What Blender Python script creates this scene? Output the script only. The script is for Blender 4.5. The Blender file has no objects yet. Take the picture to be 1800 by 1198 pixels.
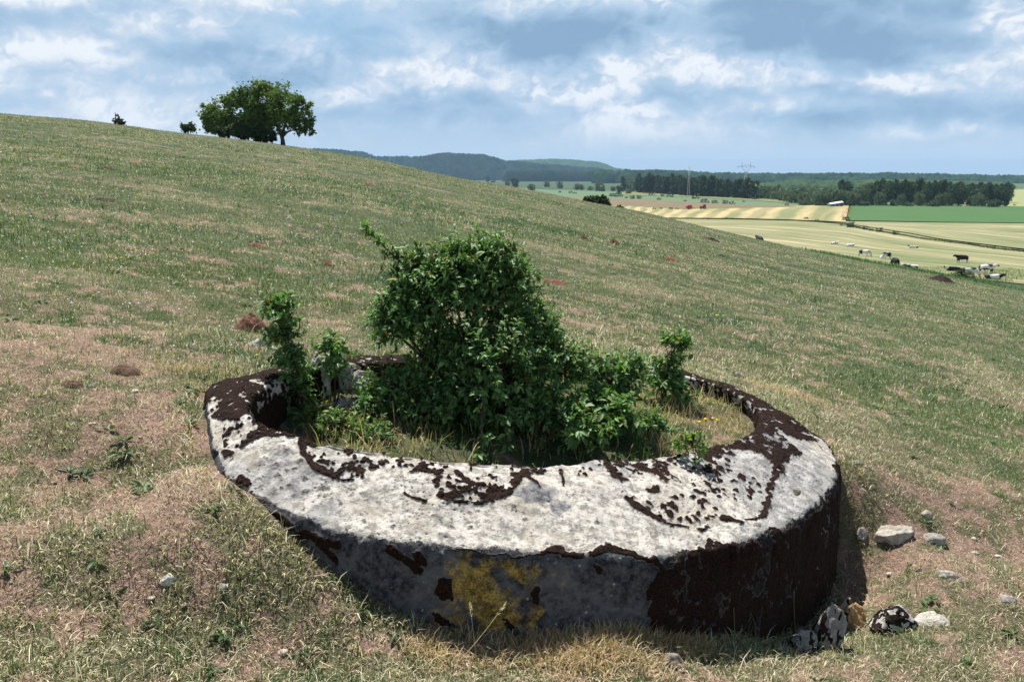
import bpy, math, random
import numpy as np
from mathutils import Vector, Matrix, Euler

random.seed(7)
rng = np.random.default_rng(7)
scene = bpy.context.scene
C = scene.collection
R = math.radians

# ------------------------------------------------------------------ camera
FPX = 1500.0                                   # focal length in px of the 1800 px wide photograph
PITCH = math.atan(291.0 / FPX)
cam_d = bpy.data.cameras.new('camera')
cam_d.sensor_width = 36.0
cam_d.lens = 36.0 * FPX / 1800.0
cam_d.clip_start = 0.05
cam_d.clip_end = 80000
cam = bpy.data.objects.new('camera', cam_d)
C.objects.link(cam)
cam.location = (0, 0, 0)
cam.rotation_euler = (math.pi / 2 - PITCH, 0, 0)
scene.camera = cam

# ------------------------------------------------------------------ light
SUN_EL, SUN_AZ = R(63), R(-22)                 # azimuth measured from +Y towards +X: sun stands behind the ring, a bit left
sd = Vector((math.sin(SUN_AZ) * math.cos(SUN_EL), math.cos(SUN_AZ) * math.cos(SUN_EL), math.sin(SUN_EL)))
sun_d = bpy.data.lights.new('sun', 'SUN')
sun_d.energy = 5.0
sun_d.angle = R(0.53)
sun_d.color = (1.0, 0.965, 0.90)
sun = bpy.data.objects.new('sun', sun_d)
C.objects.link(sun)
sun.rotation_euler = sd.to_track_quat('Z', 'Y').to_euler()

scene.view_settings.view_transform = 'Standard'
scene.view_settings.look = 'None'
scene.view_settings.exposure = 0.64
scene.view_settings.gamma = 1.0
scene.cycles.use_denoising = True
scene.cycles.max_bounces = 6
scene.cycles.diffuse_bounces = 3
scene.cycles.transparent_max_bounces = 6
scene.cycles.volume_bounces = 1


# ------------------------------------------------------------------ node helper
class NT:
    def __init__(s, tree):
        s.t = tree
        s.n = tree.nodes
        s.l = tree.links

    def node(s, typ, **kw):
        nd = s.n.new(typ)
        for k, v in kw.items():
            setattr(nd, k, v)
        return nd

    def put(s, sock, v):
        if v is None:
            return
        if isinstance(v, bpy.types.NodeSocket):
            s.l.new(v, sock)
        elif isinstance(v, (tuple, list)):
            if sock.type == 'RGBA' and len(v) == 3:
                v = (*v, 1.0)
            sock.default_value = v
        else:
            if sock.type in ('RGBA',):
                sock.default_value = (v, v, v, 1)
            elif sock.type == 'VECTOR':
                sock.default_value = (v, v, v)
            else:
                sock.default_value = v

    def m(s, op, a, b=None, c=None, clamp=False):
        nd = s.node('ShaderNodeMath', operation=op, use_clamp=clamp)
        s.put(nd.inputs[0], a)
        s.put(nd.inputs[1], b)
        s.put(nd.inputs[2], c)
        return nd.outputs[0]

    def v(s, op, a, b=None):
        nd = s.node('ShaderNodeVectorMath', operation=op)
        s.put(nd.inputs[0], a)
        s.put(nd.inputs[1], b)
        return nd.outputs[0]

    def mix(s, f, a, b, blend='MIX'):
        nd = s.node('ShaderNodeMix', data_type='RGBA', blend_type=blend)
        s.put(nd.inputs[0], f)
        s.put(nd.inputs[6], a)
        s.put(nd.inputs[7], b)
        return nd.outputs[2]

    def noise(s, vec, scale, detail=4, rough=0.55, dist=0.0):
        nd = s.node('ShaderNodeTexNoise')
        s.put(nd.inputs['Vector'], vec)
        nd.inputs['Scale'].default_value = scale
        nd.inputs['Detail'].default_value = detail
        nd.inputs['Roughness'].default_value = rough
        nd.inputs['Distortion'].default_value = dist
        return nd.outputs['Fac']

    def ss(s, x, lo, hi, a=0.0, b=1.0):
        nd = s.node('ShaderNodeMapRange', interpolation_type='SMOOTHSTEP')
        s.put(nd.inputs[0], x)
        s.put(nd.inputs[1], lo)
        s.put(nd.inputs[2], hi)
        s.put(nd.inputs[3], a)
        s.put(nd.inputs[4], b)
        return nd.outputs[0]

    def attr(s, name, out='Fac'):
        nd = s.node('ShaderNodeAttribute', attribute_name=name)
        return nd.outputs[out]

    def comb(s, x, y, z):
        nd = s.node('ShaderNodeCombineXYZ')
        s.put(nd.inputs[0], x)
        s.put(nd.inputs[1], y)
        s.put(nd.inputs[2], z)
        return nd.outputs[0]


# ------------------------------------------------------------------ sky with clouds
world = bpy.data.worlds.new('World')
scene.world = world
world.use_nodes = True
w = NT(world.node_tree)
w.n.clear()
out = w.node('ShaderNodeOutputWorld')
sky = w.node('ShaderNodeTexSky', sky_type='NISHITA')
sky.sun_disc = False
sky.sun_elevation = SUN_EL
sky.sun_rotation = SUN_AZ
sky.altitude = 200
sky.air_density = 1.0
sky.dust_density = 0.6
sky.ozone_density = 2.5
bg_sky = w.node('ShaderNodeBackground')
w.l.new(sky.outputs[0], bg_sky.inputs[0])
bg_sky.inputs[1].default_value = 0.036
w.l.new(bg_sky.outputs[0], out.inputs[0])


# ------------------------------------------------------------------ numpy noise
def _hash(ix, iy, iz):
    h = (ix.astype(np.int64) * 374761393 + iy.astype(np.int64) * 668265263 + iz.astype(np.int64) * 2147483647 // 3) & 0xFFFFFFFF
    h = ((h ^ (h >> 13)) * 1274126177) & 0xFFFFFFFF
    h = h ^ (h >> 16)
    return (h & 0xFFFFFF) / float(0xFFFFFF)


def vnoise(p, s, seed=0):
    p = np.asarray(p, float) * s + seed * 17.31 + 1000.0
    i = np.floor(p).astype(np.int64)
    f = p - i
    f = f * f * (3 - 2 * f)
    r = 0
    for a in (0, 1):
        for b in (0, 1):
            if p.shape[1] == 3:
                for c in (0, 1):
                    r = r + _hash(i[:, 0] + a, i[:, 1] + b, i[:, 2] + c) * \
                        (f[:, 0] if a else 1 - f[:, 0]) * (f[:, 1] if b else 1 - f[:, 1]) * (f[:, 2] if c else 1 - f[:, 2])
            else:
                r = r + _hash(i[:, 0] + a, i[:, 1] + b, i[:, 0] * 0 + 5) * \
                    (f[:, 0] if a else 1 - f[:, 0]) * (f[:, 1] if b else 1 - f[:, 1])
    return r


def fbm(p, s, octv=4, seed=0, gain=0.5):
    r, a, t = 0, 1.0, 0
    for o in range(octv):
        r = r + a * vnoise(p, s, seed + o * 3)
        t += a
        a *= gain
        s *= 2.03
    return r / t


def worley(p, s, seed=0):
    p = np.asarray(p, float) * s + seed * 7.77 + 500.0
    i = np.floor(p).astype(np.int64)
    best = np.full(len(p), 9.0)
    for a in (-1, 0, 1):
        for b in (-1, 0, 1):
            for c in (-1, 0, 1):
                q = i + (a, b, c)
                h1 = _hash(q[:, 0], q[:, 1], q[:, 2])
                h2 = _hash(q[:, 0] + 91, q[:, 1] + 17, q[:, 2] + 5)
                h3 = _hash(q[:, 0] + 13, q[:, 1] + 71, q[:, 2] + 33)
                d = (q[:, 0] + h1 - p[:, 0]) ** 2 + (q[:, 1] + h2 - p[:, 1]) ** 2 + (q[:, 2] + h3 - p[:, 2]) ** 2
                best = np.minimum(best, d)
    return np.sqrt(best)


def sstep(a, b, x):
    t = np.clip((x - a) / (b - a), 0, 1)
    return t * t * (3 - 2 * t)


# ------------------------------------------------------------------ view geometry (to place things where the photo shows them)
cp, sp = math.cos(PITCH), math.sin(PITCH)


def ray(px, py):
    c, v = (np.asarray(px, float) - 900) / FPX, (599 - np.asarray(py, float)) / FPX
    return np.stack([c, cp + v * sp, -sp + v * cp], -1)


def to_px(P):
    x, y, z = P[:, 0], P[:, 1], P[:, 2]
    f = y * cp - z * sp
    u = y * sp + z * cp
    f = np.where(f < 0.05, 0.05, f)
    return 900 + FPX * x / f, 599 - FPX * u / f


# ------------------------------------------------------------------ the ring's two edges
TILT = -0.14


def on_plane(px, py, H):
    d = ray(px, py)
    t = -H / (d[..., 2] - TILT * d[..., 0])
    return d * np.asarray(t)[..., None]


# (inner edge px, lip px, drop from inner edge to lip)
ST = [((920, 812), (920, 975), .15), ((1040, 807), (1080, 985), .15), ((1150, 801), (1240, 975), .15), ((1235, 786), (1360, 940), .15),
      ((1295, 771), (1435, 893), .15), ((1325, 755), (1475, 850), .14), ((1334, 738), (1472, 805), .12), ((1330, 720), (1448, 775), .08),
      ((1310, 702), (1402, 745), .05), ((1280, 686), (1350, 711), .04), ((1240, 671), (1290, 682), .03), ((1190, 660), (1225, 658), .03),
      ((1110, 649), (1140, 640), .03), ((1010, 641), (1025, 628), .03), ((900, 637), (905, 624), .03), ((780, 636), (774, 622), .03),
      ((660, 640), (645, 626), .03), ((560, 650), (545, 637), .03), ((492, 670), (462, 652), .03), ((452, 692), (400, 664), .03),
      ((436, 712), (363, 690), .04), ((442, 732), (362, 725), .06), ((470, 751), (366, 770), .09), ((525, 768), (380, 815), .12),
      ((600, 783), (425, 862), .14), ((690, 795), (530, 915), .15), ((780, 805), (660, 950), .15), ((855, 809), (790, 966), .15)]
Ic = np.array([on_plane(*a, 1.02) for a, b, c in ST])
Lc = np.array([on_plane(*b, 1.02 + c) for a, b, c in ST])


def closed_spline(Pc, n):
    k = len(Pc)
    t = np.arange(n) / n * k
    i = np.floor(t).astype(int)
    f = (t - i)[:, None]
    p0, p1, p2, p3 = (Pc[(i + j) % k] for j in (-1, 0, 1, 2))
    return 0.5 * ((2 * p1) + (-p0 + p2) * f + (2 * p0 - 5 * p1 + 4 * p2 - p3) * f ** 2 + (-p0 + 3 * p1 - 3 * p2 + p3) * f ** 3)


NS = 2000


def csmooth(A, win):
    k = np.hanning(win * 2 + 1)
    k /= k.sum()
    B = np.concatenate([A[-win:], A, A[:win]])
    return np.stack([np.convolve(B[:, j], k, 'valid') for j in range(A.shape[1])], 1)


IN = csmooth(closed_spline(Ic, NS), 45)
LI = csmooth(closed_spline(Lc, NS), 45)
POLY_I = IN[::16, :2]
POLY_L = LI[::16, :2]


def sdist(poly, x, y):
    """signed distance to a closed polygon, negative inside"""
    P = np.stack([x, y], 1)
    A = poly
    B = np.roll(poly, -1, 0)
    best = np.full(len(P), 1e9)
    ins = np.zeros(len(P), bool)
    for a, b in zip(A, B):
        ab = b - a
        t = np.clip(((P - a) @ ab) / (ab @ ab), 0, 1)
        d = P - (a + t[:, None] * ab)
        best = np.minimum(best, (d * d).sum(1))
        c = ((a[1] > y) != (b[1] > y))
        xx = (b[0] - a[0]) * (y - a[1]) / (b[1] - a[1] + 1e-12) + a[0]
        ins ^= c & (x < xx)
    best = np.sqrt(best)
    return np.where(ins, -best, best)


# ------------------------------------------------------------------ terrain
CREST = [(-200, 172), (0, 200), (150, 211), (320, 235), (430, 246), (500, 255), (560, 265), (640, 276), (700, 290), (800, 312), (920, 331), (1030, 355),
         (1130, 372), (1200, 390), (1280, 408), (1380, 432), (1500, 456), (1573, 469), (1620, 477), (1700, 492), (1800, 512), (2000, 548)]
cu, ce = [], []
for px, py in CREST:
    d = ray(px, py)
    cu.append(d[0] / d[1])
    ce.append(d[2] / d[1])
cu, ce = np.array(cu), np.array(ce)
E1, E0 = np.polyfit(cu, ce, 1)
# smooth the crest line a little
uu = np.linspace(cu[0], cu[-1], 400)
ee = np.interp(uu, cu, ce)
kk = np.hanning(31)
kk /= kk.sum()
ee = np.convolve(np.pad(ee, 15, 'reflect', reflect_type='odd'), kk, 'valid')
VY = np.array([-1e5, 0, 100, 130, 160, 200, 260, 350, 600, 1500, 3000, 20000])
VZ = np.array([-13., -13., -13.2, -13.7, -14.9, -17, -19, -20, -21, -22, -23, -24])
RC = 100.0


def base_ground(x, y):
    x = np.asarray(x, float)
    y = np.asarray(y, float)
    ys = np.where(np.abs(y) < 0.5, 0.5, y)
    u = x / ys
    e = np.where(u < uu[0], ee[0] + E1 * (u - uu[0]), np.where(u > uu[-1], ee[-1] + E1 * (u - uu[-1]), np.interp(u, uu, ee)))
    far = e * y
    near = E0 * y + E1 * x
    k = sstep(4, 18, y)
    s = near * (1 - k) + far * k
    t = 1 - y / RC
    h = np.where(y < RC, 1.22 * t * t, 0.0014 * (y - RC) ** 2)
    h = np.where(y < 0, 1.22 + 0.01 * np.abs(y), h)
    hill = s - h
    hill = np.clip(hill, -400, 60)
    v = np.interp(y, VY, VZ)
    dlt = (hill - v)
    return np.where(dlt > 3, hill, np.where(dlt < -3, v, v + np.log1p(np.exp(np.clip(dlt, -30, 30) / 0.35)) * 0.35))


# heights where turf meets the concrete (photo px on the foot of the wall, under the lip)
FOOT = [(372, 815, 0), (400, 852, 0), (440, 888, 0), (500, 935, 0), (560, 980, 0), (610, 1010, 0), (680, 1052, 0), (760, 1115, 0), (860, 1136, 0), (925, 1112, 0),
        (960, 1086, 0), (1090, 1076, 0), (1190, 1088, 0), (1280, 1112, 0), (1380, 1126, 0), (1440, 1108, 0), (1490, 1040, 0)]
ctrl = []
LIpx = np.stack(to_px(LI), 1)
front = LI[:, 1] < 3.6
for px, py, _ in FOOT:
    d = ray(px, py)
    # the wall point whose bearing equals the pixel's bearing on the near side
    u = d[0] / d[1]
    uL = LI[:, 0] / LI[:, 1]
    sel = np.where(front & (np.abs(uL - u) < 0.02))[0]
    if len(sel) == 0:
        j = np.argmin(np.abs(uL - u) + (~front) * 10)
    else:
        j = sel[np.argmin(LI[sel, 1])]
    ctrl.append((LI[j, 0], LI[j, 1], d[2] / d[1] * LI[j, 1]))
for j in range(0, NS, 70):                      # flush along the left, the back and the right rear
    if LIpx[j, 1] < 800:
        off = 0.03 if LIpx[j, 0] < 1250 else 0.05
        ctrl.append((LI[j, 0], LI[j, 1], LI[j, 2] - off + 0.0))
for px, py, z in [(0, 1190, -1.18), (300, 1195, -1.33), (600, 1195, -1.46), (900, 1195, -1.56), (1200, 1195, -1.66), (1500, 1195, -1.74), (1790, 1195, -1.78),
                  (0, 900, -1.02), (200, 900, -1.12), (1700, 1000, -1.72), (1790, 800, -1.66), (1600, 800, -1.58)]:
    d = ray(px, py)
    t = z / d[2]
    ctrl.append((d[0] * t, d[1] * t, z))
ctrl = np.array(ctrl)
ctrl_r = ctrl[:, 2] - base_ground(ctrl[:, 0], ctrl[:, 1])


def floor_z(x, y):
    hx, hy = IN[int(NS * 20.3 / len(ST))][:2]
    dep = 0.15 - 0.07 * sstep(3.4, 4.1, y + 0.25 * x * (x < 0)) + 0.34 * np.exp(-(((x - hx - .06) / 0.17) ** 2 + ((y - hy - .05) / 0.26) ** 2)) + 0.14 * np.exp(-(((x - 0.1) / 0.6) ** 2 + ((y - 3.15) / 0.25) ** 2))
    return -1.02 + TILT * x - dep


def ground(x, y, rough=True, pit=True):
    x = np.atleast_1d(np.asarray(x, float))
    y = np.atleast_1d(np.asarray(y, float))
    z = base_ground(x, y)
    near = (np.abs(x) < 9) & (y < 13) & (y > -9)
    if near.any():
        xn, yn = x[near], y[near]
        W_, S_ = np.full(len(xn), 0.35), np.zeros(len(xn))
        for (cx, cy, _), rr in zip(ctrl, ctrl_r):
            d2 = (xn - cx) ** 2 + (yn - cy) ** 2
            wg = 0.02 / (d2 * d2 * 1.0 + 0.002) + 0.10 / (d2 + 0.02) * np.exp(-d2 / 1.5)
            W_ += wg
            S_ += wg * rr
        z[near] = z[near] + S_ / W_
    p = np.stack([x, y], 1)
    if rough:
        fd = 1.0 / (1 + (np.abs(y) / 60) ** 2)
        z = z + (fbm(p, 1.1, 3, 3) - 0.5) * 0.075 * fd + (fbm(p, 7.0, 3, 9) - 0.5) * 0.022 * fd + (fbm(p, 0.12, 3, 21) - 0.5) * 0.5 * sstep(10, 40, y) * fd
    m = (np.abs(x) < 2.2) & (y > 1.8) & (y < 6.8)
    if pit and m.any():
        xm, ym = x[m], y[m]
        dL = sdist(POLY_L, xm, ym)
        k = sstep(-0.01, -0.07, dL) if False else 1 - sstep(-0.075, -0.015, dL)
        fz = floor_z(xm, ym) + ((fbm(p[m], 3.0, 3, 5) - 0.5) * 0.12 if rough else 0)
        z[m] = z[m] * (1 - k) + fz * k
    return z


def hit(px, py, tmin=1.5, tmax=9000, pit=False):
    """where the view ray through a photo px meets the ground"""
    d = ray(px, py)
    t = np.geomspace(tmin, tmax, 900)
    z = ground(d[0] * t, d[1] * t, rough=False, pit=pit)
    dlt = d[2] * t - z
    s = np.where(dlt < 0)[0]
    if len(s) == 0:
        s = [int(np.argmin(dlt[:600]))]
        return Vector((d[0] * t[s[0]], d[1] * t[s[0]], float(z[s[0]])))
    i = s[0]
    a = t[max(i - 1, 0)]
    b = t[i]
    for _ in range(22):
        mm = (a + b) / 2
        if d[2] * mm - ground(d[0] * mm, d[1] * mm, rough=False, pit=pit)[0] < 0:
            b = mm
        else:
            a = mm
    return Vector((d[0] * b, d[1] * b, d[2] * b))


def gz(x, y):
    return float(ground(x, y)[0])


# ------------------------------------------------------------------ mesh helpers
def mk_mesh(name, verts, faces=None, mat=None, parent=None, smooth=True, cols=None, loops=None, counts=None):
    me = bpy.data.meshes.new(name)
    verts = np.asarray(verts, np.float32)
    if loops is None:
        if isinstance(faces, np.ndarray):
            counts = np.full(len(faces), faces.shape[1])
            loops = faces.reshape(-1)
        else:
            counts = np.array([len(f) for f in faces])
            loops = np.array([i for f in faces for i in f])
    me.vertices.add(len(verts))
    me.vertices.foreach_set('co', verts.reshape(-1))
    me.loops.add(len(loops))
    me.loops.foreach_set('vertex_index', np.asarray(loops, np.int32))
    me.polygons.add(len(counts))
    st = np.concatenate([[0], np.cumsum(counts)[:-1]])
    me.polygons.foreach_set('loop_start', st.astype(np.int32))
    me.polygons.foreach_set('loop_total', np.asarray(counts, np.int32))
    me.update(calc_edges=True)
    me.validate()
    if smooth:
        me.polygons.foreach_set('use_smooth', np.ones(len(me.polygons), bool))
    if cols:
        for k, a in cols.items():
            a = np.asarray(a, np.float32)
            if a.ndim == 1:
                at = me.attributes.new(k, 'FLOAT', 'POINT')
                at.data.foreach_set('value', a)
            else:
                at = me.attributes.new(k, 'FLOAT_COLOR', 'POINT')
                if a.shape[1] == 3:
                    a = np.concatenate([a, np.ones((len(a), 1), np.float32)], 1)
                at.data.foreach_set('color', a.reshape(-1))
    if mat:
        me.materials.append(mat)
    o = bpy.data.objects.new(name, me)
    C.objects.link(o)
    if parent:
        o.parent = parent
    return o


def tag(o, label=None, cat=None, group=None, kind=None):
    if label:
        o['label'] = label
    if cat:
        o['category'] = cat
    if group:
        o['group'] = group
    if kind:
        o['kind'] = kind
    return o


def empty(name, loc, rz=0.0):
    o = bpy.data.objects.new(name, None)
    o.empty_display_size = 0.1
    C.objects.link(o)
    o.location = loc
    o.rotation_euler = (0, 0, rz)
    return o


def copy_tree(o, parent=None):
    c = o.copy()
    C.objects.link(c)
    c.parent = parent
    for ch in list(o.children):
        copy_tree(ch, c)
    return c


class MB:
    def __init__(s):
        s.v, s.f, s.c, s.n = [], [], [], 0

    def add(s, v, f, col=None):
        v = np.asarray(v, float)
        s.f += [tuple(int(i) + s.n for i in q) for q in f]
        s.v.append(v)
        s.n += len(v)
        s.c.append(np.tile(col if col is not None else (1, 1, 1), (len(v), 1)) if np.ndim(col) < 2 else col)

    def box(s, c, h, rz=0.0, col=None):
        x, y, z = h
        v = np.array([(a * x, b * y, d * z) for a in (-1, 1) for b in (-1, 1) for d in (-1, 1)], float)
        if rz:
            cr, sr = math.cos(rz), math.sin(rz)
            v = np.stack([v[:, 0] * cr - v[:, 1] * sr, v[:, 0] * sr + v[:, 1] * cr, v[:, 2]], 1)
        s.add(v + np.array(c), [(0, 1, 3, 2), (4, 6, 7, 5), (0, 4, 5, 1), (2, 3, 7, 6), (0, 2, 6, 4), (1, 5, 7, 3)], col)

    def tube(s, pts, rad, seg=6, col=None, cap=True):
        pts = np.asarray(pts, float)
        n = len(pts)
        rad = np.broadcast_to(np.asarray(rad, float), (n,))
        T = np.gradient(pts, axis=0)
        T /= np.linalg.norm(T, axis=1)[:, None] + 1e-9
        up = np.array([0.13, 0.31, 0.94])
        V = []
        for i in range(n):
            a = np.cross(T[i], up)
            if np.linalg.norm(a) < 1e-3:
                a = np.cross(T[i], (1, 0, 0))
            a /= np.linalg.norm(a)
            b = np.cross(T[i], a)
            for k in range(seg):
                th = 2 * math.pi * k / seg
                V.append(pts[i] + rad[i] * (math.cos(th) * a + math.sin(th) * b))
        F = []
        for i in range(n - 1):
            for k in range(seg):
                F.append((i * seg + k, i * seg + (k + 1) % seg, (i + 1) * seg + (k + 1) % seg, (i + 1) * seg + k))
        if cap:
            F.append(tuple(range(seg))[::-1])
            F.append(tuple((n - 1) * seg + k for k in range(seg)))
        s.add(V, F, col)

    def build(s, name, mat, parent=None, smooth=True):
        return mk_mesh(name, np.concatenate(s.v), s.f, mat, parent, smooth, {'col': np.concatenate(s.c)})


def new_mat(name):
    m = bpy.data.materials.new(name)
    m.use_nodes = True
    t = NT(m.node_tree)
    b = t.n['Principled BSDF']
    b.inputs['Specular IOR Level'].default_value = 0.25
    b.inputs['Roughness'].default_value = 0.85
    return m, t, b


def bump(t, b, h, strength=0.5, dist=0.01):
    nd = t.node('ShaderNodeBump')
    nd.inputs['Strength'].default_value = strength
    nd.inputs['Distance'].default_value = dist
    t.put(nd.inputs['Height'], h)
    t.l.new(nd.outputs[0], b.inputs['Normal'])
    return nd


def pos(t):
    return t.node('ShaderNodeNewGeometry').outputs['Position']


def objc(t):
    return t.node('ShaderNodeTexCoord').outputs['Object']


# ------------------------------------------------------------------ ground cover colour fields (shared by turf, soil and blades)
def masks(x, y):
    """soil: bare reddish earth 0..1, dry: straw 0..1, lush: deep green 0..1"""
    p = np.stack([x, y], 1)
    # broad zones: trodden ground left front and right of the ring, greener uphill
    z1 = np.exp(-(((x + 1.9) / 1.3) ** 2 + ((y - 3.0) / 1.5) ** 2))
    z2 = np.exp(-(((x - 2.25) / 0.7) ** 2 + ((y - 3.9) / 0.75) ** 2))
    z3 = np.exp(-(((x + 2.4) / 1.5) ** 2 + ((y - 5.6) / 1.0) ** 2)) * 0.15
    dR = np.sqrt((x / 1.9) ** 2 + ((y - 3.9) / 2.3) ** 2)
    ringside = np.exp(-((dR - 1.0) / 0.35) ** 2)
    soil = fbm(p, 2.6, 5, 41, 0.62) * 0.5 + fbm(p, 11, 4, 51, 0.6) * 0.5
    z4 = np.exp(-(((x + 1.35) / 0.6) ** 2 + ((y - 2.35) / 0.5) ** 2)) * .9
    zz = np.clip(z1 * 0.95 + z2 + z3 + z4, 0, 1.1)
    soil = sstep(0.575, 0.65, soil + 0.125 * zz - 0.05 * sstep(6, 14, y))
    dry = fbm(p * np.array([0.8, 1.0]), 0.8, 5, 61, .62) * 0.5 + fbm(p, 5, 4, 65, .6) * 0.5
    dry = sstep(0.45, 0.60, dry + 0.10 * ringside + 0.05 * zz - 0.02 * sstep(7, 20, y) - 0.05 * sstep(60, 95, y) * (x > 20))
    lush = fbm(p * np.array([0.8, 1.0]), 0.5, 5, 71, .6) * 0.55 + fbm(p, 3, 4, 75, .6) * 0.45
    lush = sstep(0.53, 0.64, lush) * (1 - 0.6 * zz)
    strip = sstep(70, 92, y) * sstep(0.25, 0.38, x / np.maximum(y, 1)) * (y < 125)
    lush = np.maximum(lush, strip)
    return soil, dry * (1 - 0.8 * strip), lush


# ------------------------------------------------------------------ ground mesh
def build_ground():
    r = [0.0, 0.6, 1.1, 1.5]
    while r[-1] < 7.5:
        r.append(r[-1] * 1.0068)
    while r[-1] < 14000:
        r.append(r[-1] * 1.0125)
    r = np.array(r)
    a = np.concatenate([np.arange(-42, 42, 0.125), np.arange(42, 318, 2.3)])
    a = np.radians(a)
    nr, na = len(r), len(a)
    Rr, A = np.meshgrid(r, a, indexing='ij')
    x, y = (Rr * np.sin(A)).ravel(), (Rr * np.cos(A)).ravel()
    z = ground(x, y)
    i = np.arange(nr - 1)[:, None]
    j = np.arange(na)[None, :]
    j2 = (j + 1) % na
    F = np.stack([(i * na + j), (i * na + j2), ((i + 1) * na + j2), ((i + 1) * na + j)], -1).reshape(-1, 4)[:, ::-1]
    soil, dry, lush = masks(x, y)
    n = fbm(np.stack([x, y], 1), 1.3, 3, 88)[:, None]
    cs = np.array([0.35, 0.235, 0.185])
    cd = np.array([0.20, 0.175, 0.11])
    cg = np.array([0.095, 0.12, 0.06])
    cl = np.array([0.055, 0.09, 0.045])
    c = cg * (1 - dry[:, None]) + cd * dry[:, None]
    c = c * (1 - lush[:, None] * 0.8) + cl * lush[:, None] * 0.8
    c = c * (1 - soil[:, None]) + cs * soil[:, None]
    # hay meadow beyond the shoulder of the hill
    vz = np.interp(y, VY, VZ)
    inval = sstep(2.5, 0.6, z - vz) * sstep(95, 125, y) if False else (1 - sstep(0.8, 2.2, z - vz)) * sstep(104, 128, y)
    st = fbm(np.stack([x * 0.010 + y * 0.004, y * 0.12 + x * 0.02], 1), 1.0, 4, 93)[:, None]
    mead = np.array([0.135, 0.165, 0.08]) * (1 - sstep(.45, .62, st)) + np.array([0.25, 0.235, 0.13]) * sstep(.45, .62, st)
    farc = np.array([0.085, 0.12, 0.06])
    kf = sstep(330, 430, y)[:, None]
    mead = mead * (1 - kf) + farc * kf
    c = c * (1 - inval[:, None]) + mead * inval[:, None]
    c = c * (0.82 + 0.18 * inval[:, None])
    c *= 0.8 + 0.4 * n
    m, t, b = new_mat('meadow_soil')
    P = pos(t)
    f1 = t.noise(P, 34, 6, 0.7)
    f2 = t.noise(P, 130, 4, 0.7)
    f3 = t.noise(P, 2.2, 5, 0.6)
    col = t.attr('gcol', 'Color')
    dd = t.m('MULTIPLY', t.ss(f1, 0.25, 0.75, 0.62, 1.35), t.ss(f2, 0.25, 0.75, 0.6, 1.4))
    dd = t.m('MULTIPLY', dd, t.ss(f3, 0.3, 0.7, 0.88, 1.12))
    col = t.mix(1.0, col, t.comb(dd, dd, dd), 'MULTIPLY')
    # pale crumbs and chips lying on the earth
    vo = t.node('ShaderNodeTexVoronoi', feature='F1')
    t.l.new(P, vo.inputs['Vector'])
    vo.inputs['Scale'].default_value = 55
    crumb = t.m('MULTIPLY', t.ss(vo.outputs['Distance'], 0.20, 0.12), t.ss(f1, 0.55, 0.62))
    col = t.mix(t.m('MULTIPLY', crumb, t.attr('soil')), col, (0.42, 0.31, 0.24))
    t.l.new(col, b.inputs['Base Color'])
    b.inputs['Roughness'].default_value = 0.95
    b.inputs['Specular IOR Level'].default_value = 0.1
    bump(t, b, t.m('ADD', t.m('MULTIPLY', f1, 0.7), t.m('MULTIPLY', f2, 0.3)), 0.9, 0.03)
    o = mk_mesh('ground', np.stack([x, y, z], 1), F, m, None, True, {'gcol': c, 'soil': soil})
    tag(o, 'dry grassy hillside pasture sloping down to the valley', None, None, 'structure')


build_ground()


# ------------------------------------------------------------------ concrete ring
def seg_d(px, py, pts):
    best = np.full(len(px), 1e9)
    for (ax, ay), (bx, by) in zip(pts[:-1], pts[1:]):
        vx, vy = bx - ax, by - ay
        t = np.clip(((px - ax) * vx + (py - ay) * vy) / (vx * vx + vy * vy + 1e-9), 0, 1)
        best = np.minimum(best, np.hypot(px - ax - t * vx, py - ay - t * vy))
    return best


def in_poly(px, py, poly):
    poly = np.array(poly, float)
    return sdist(poly, px, py)


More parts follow.
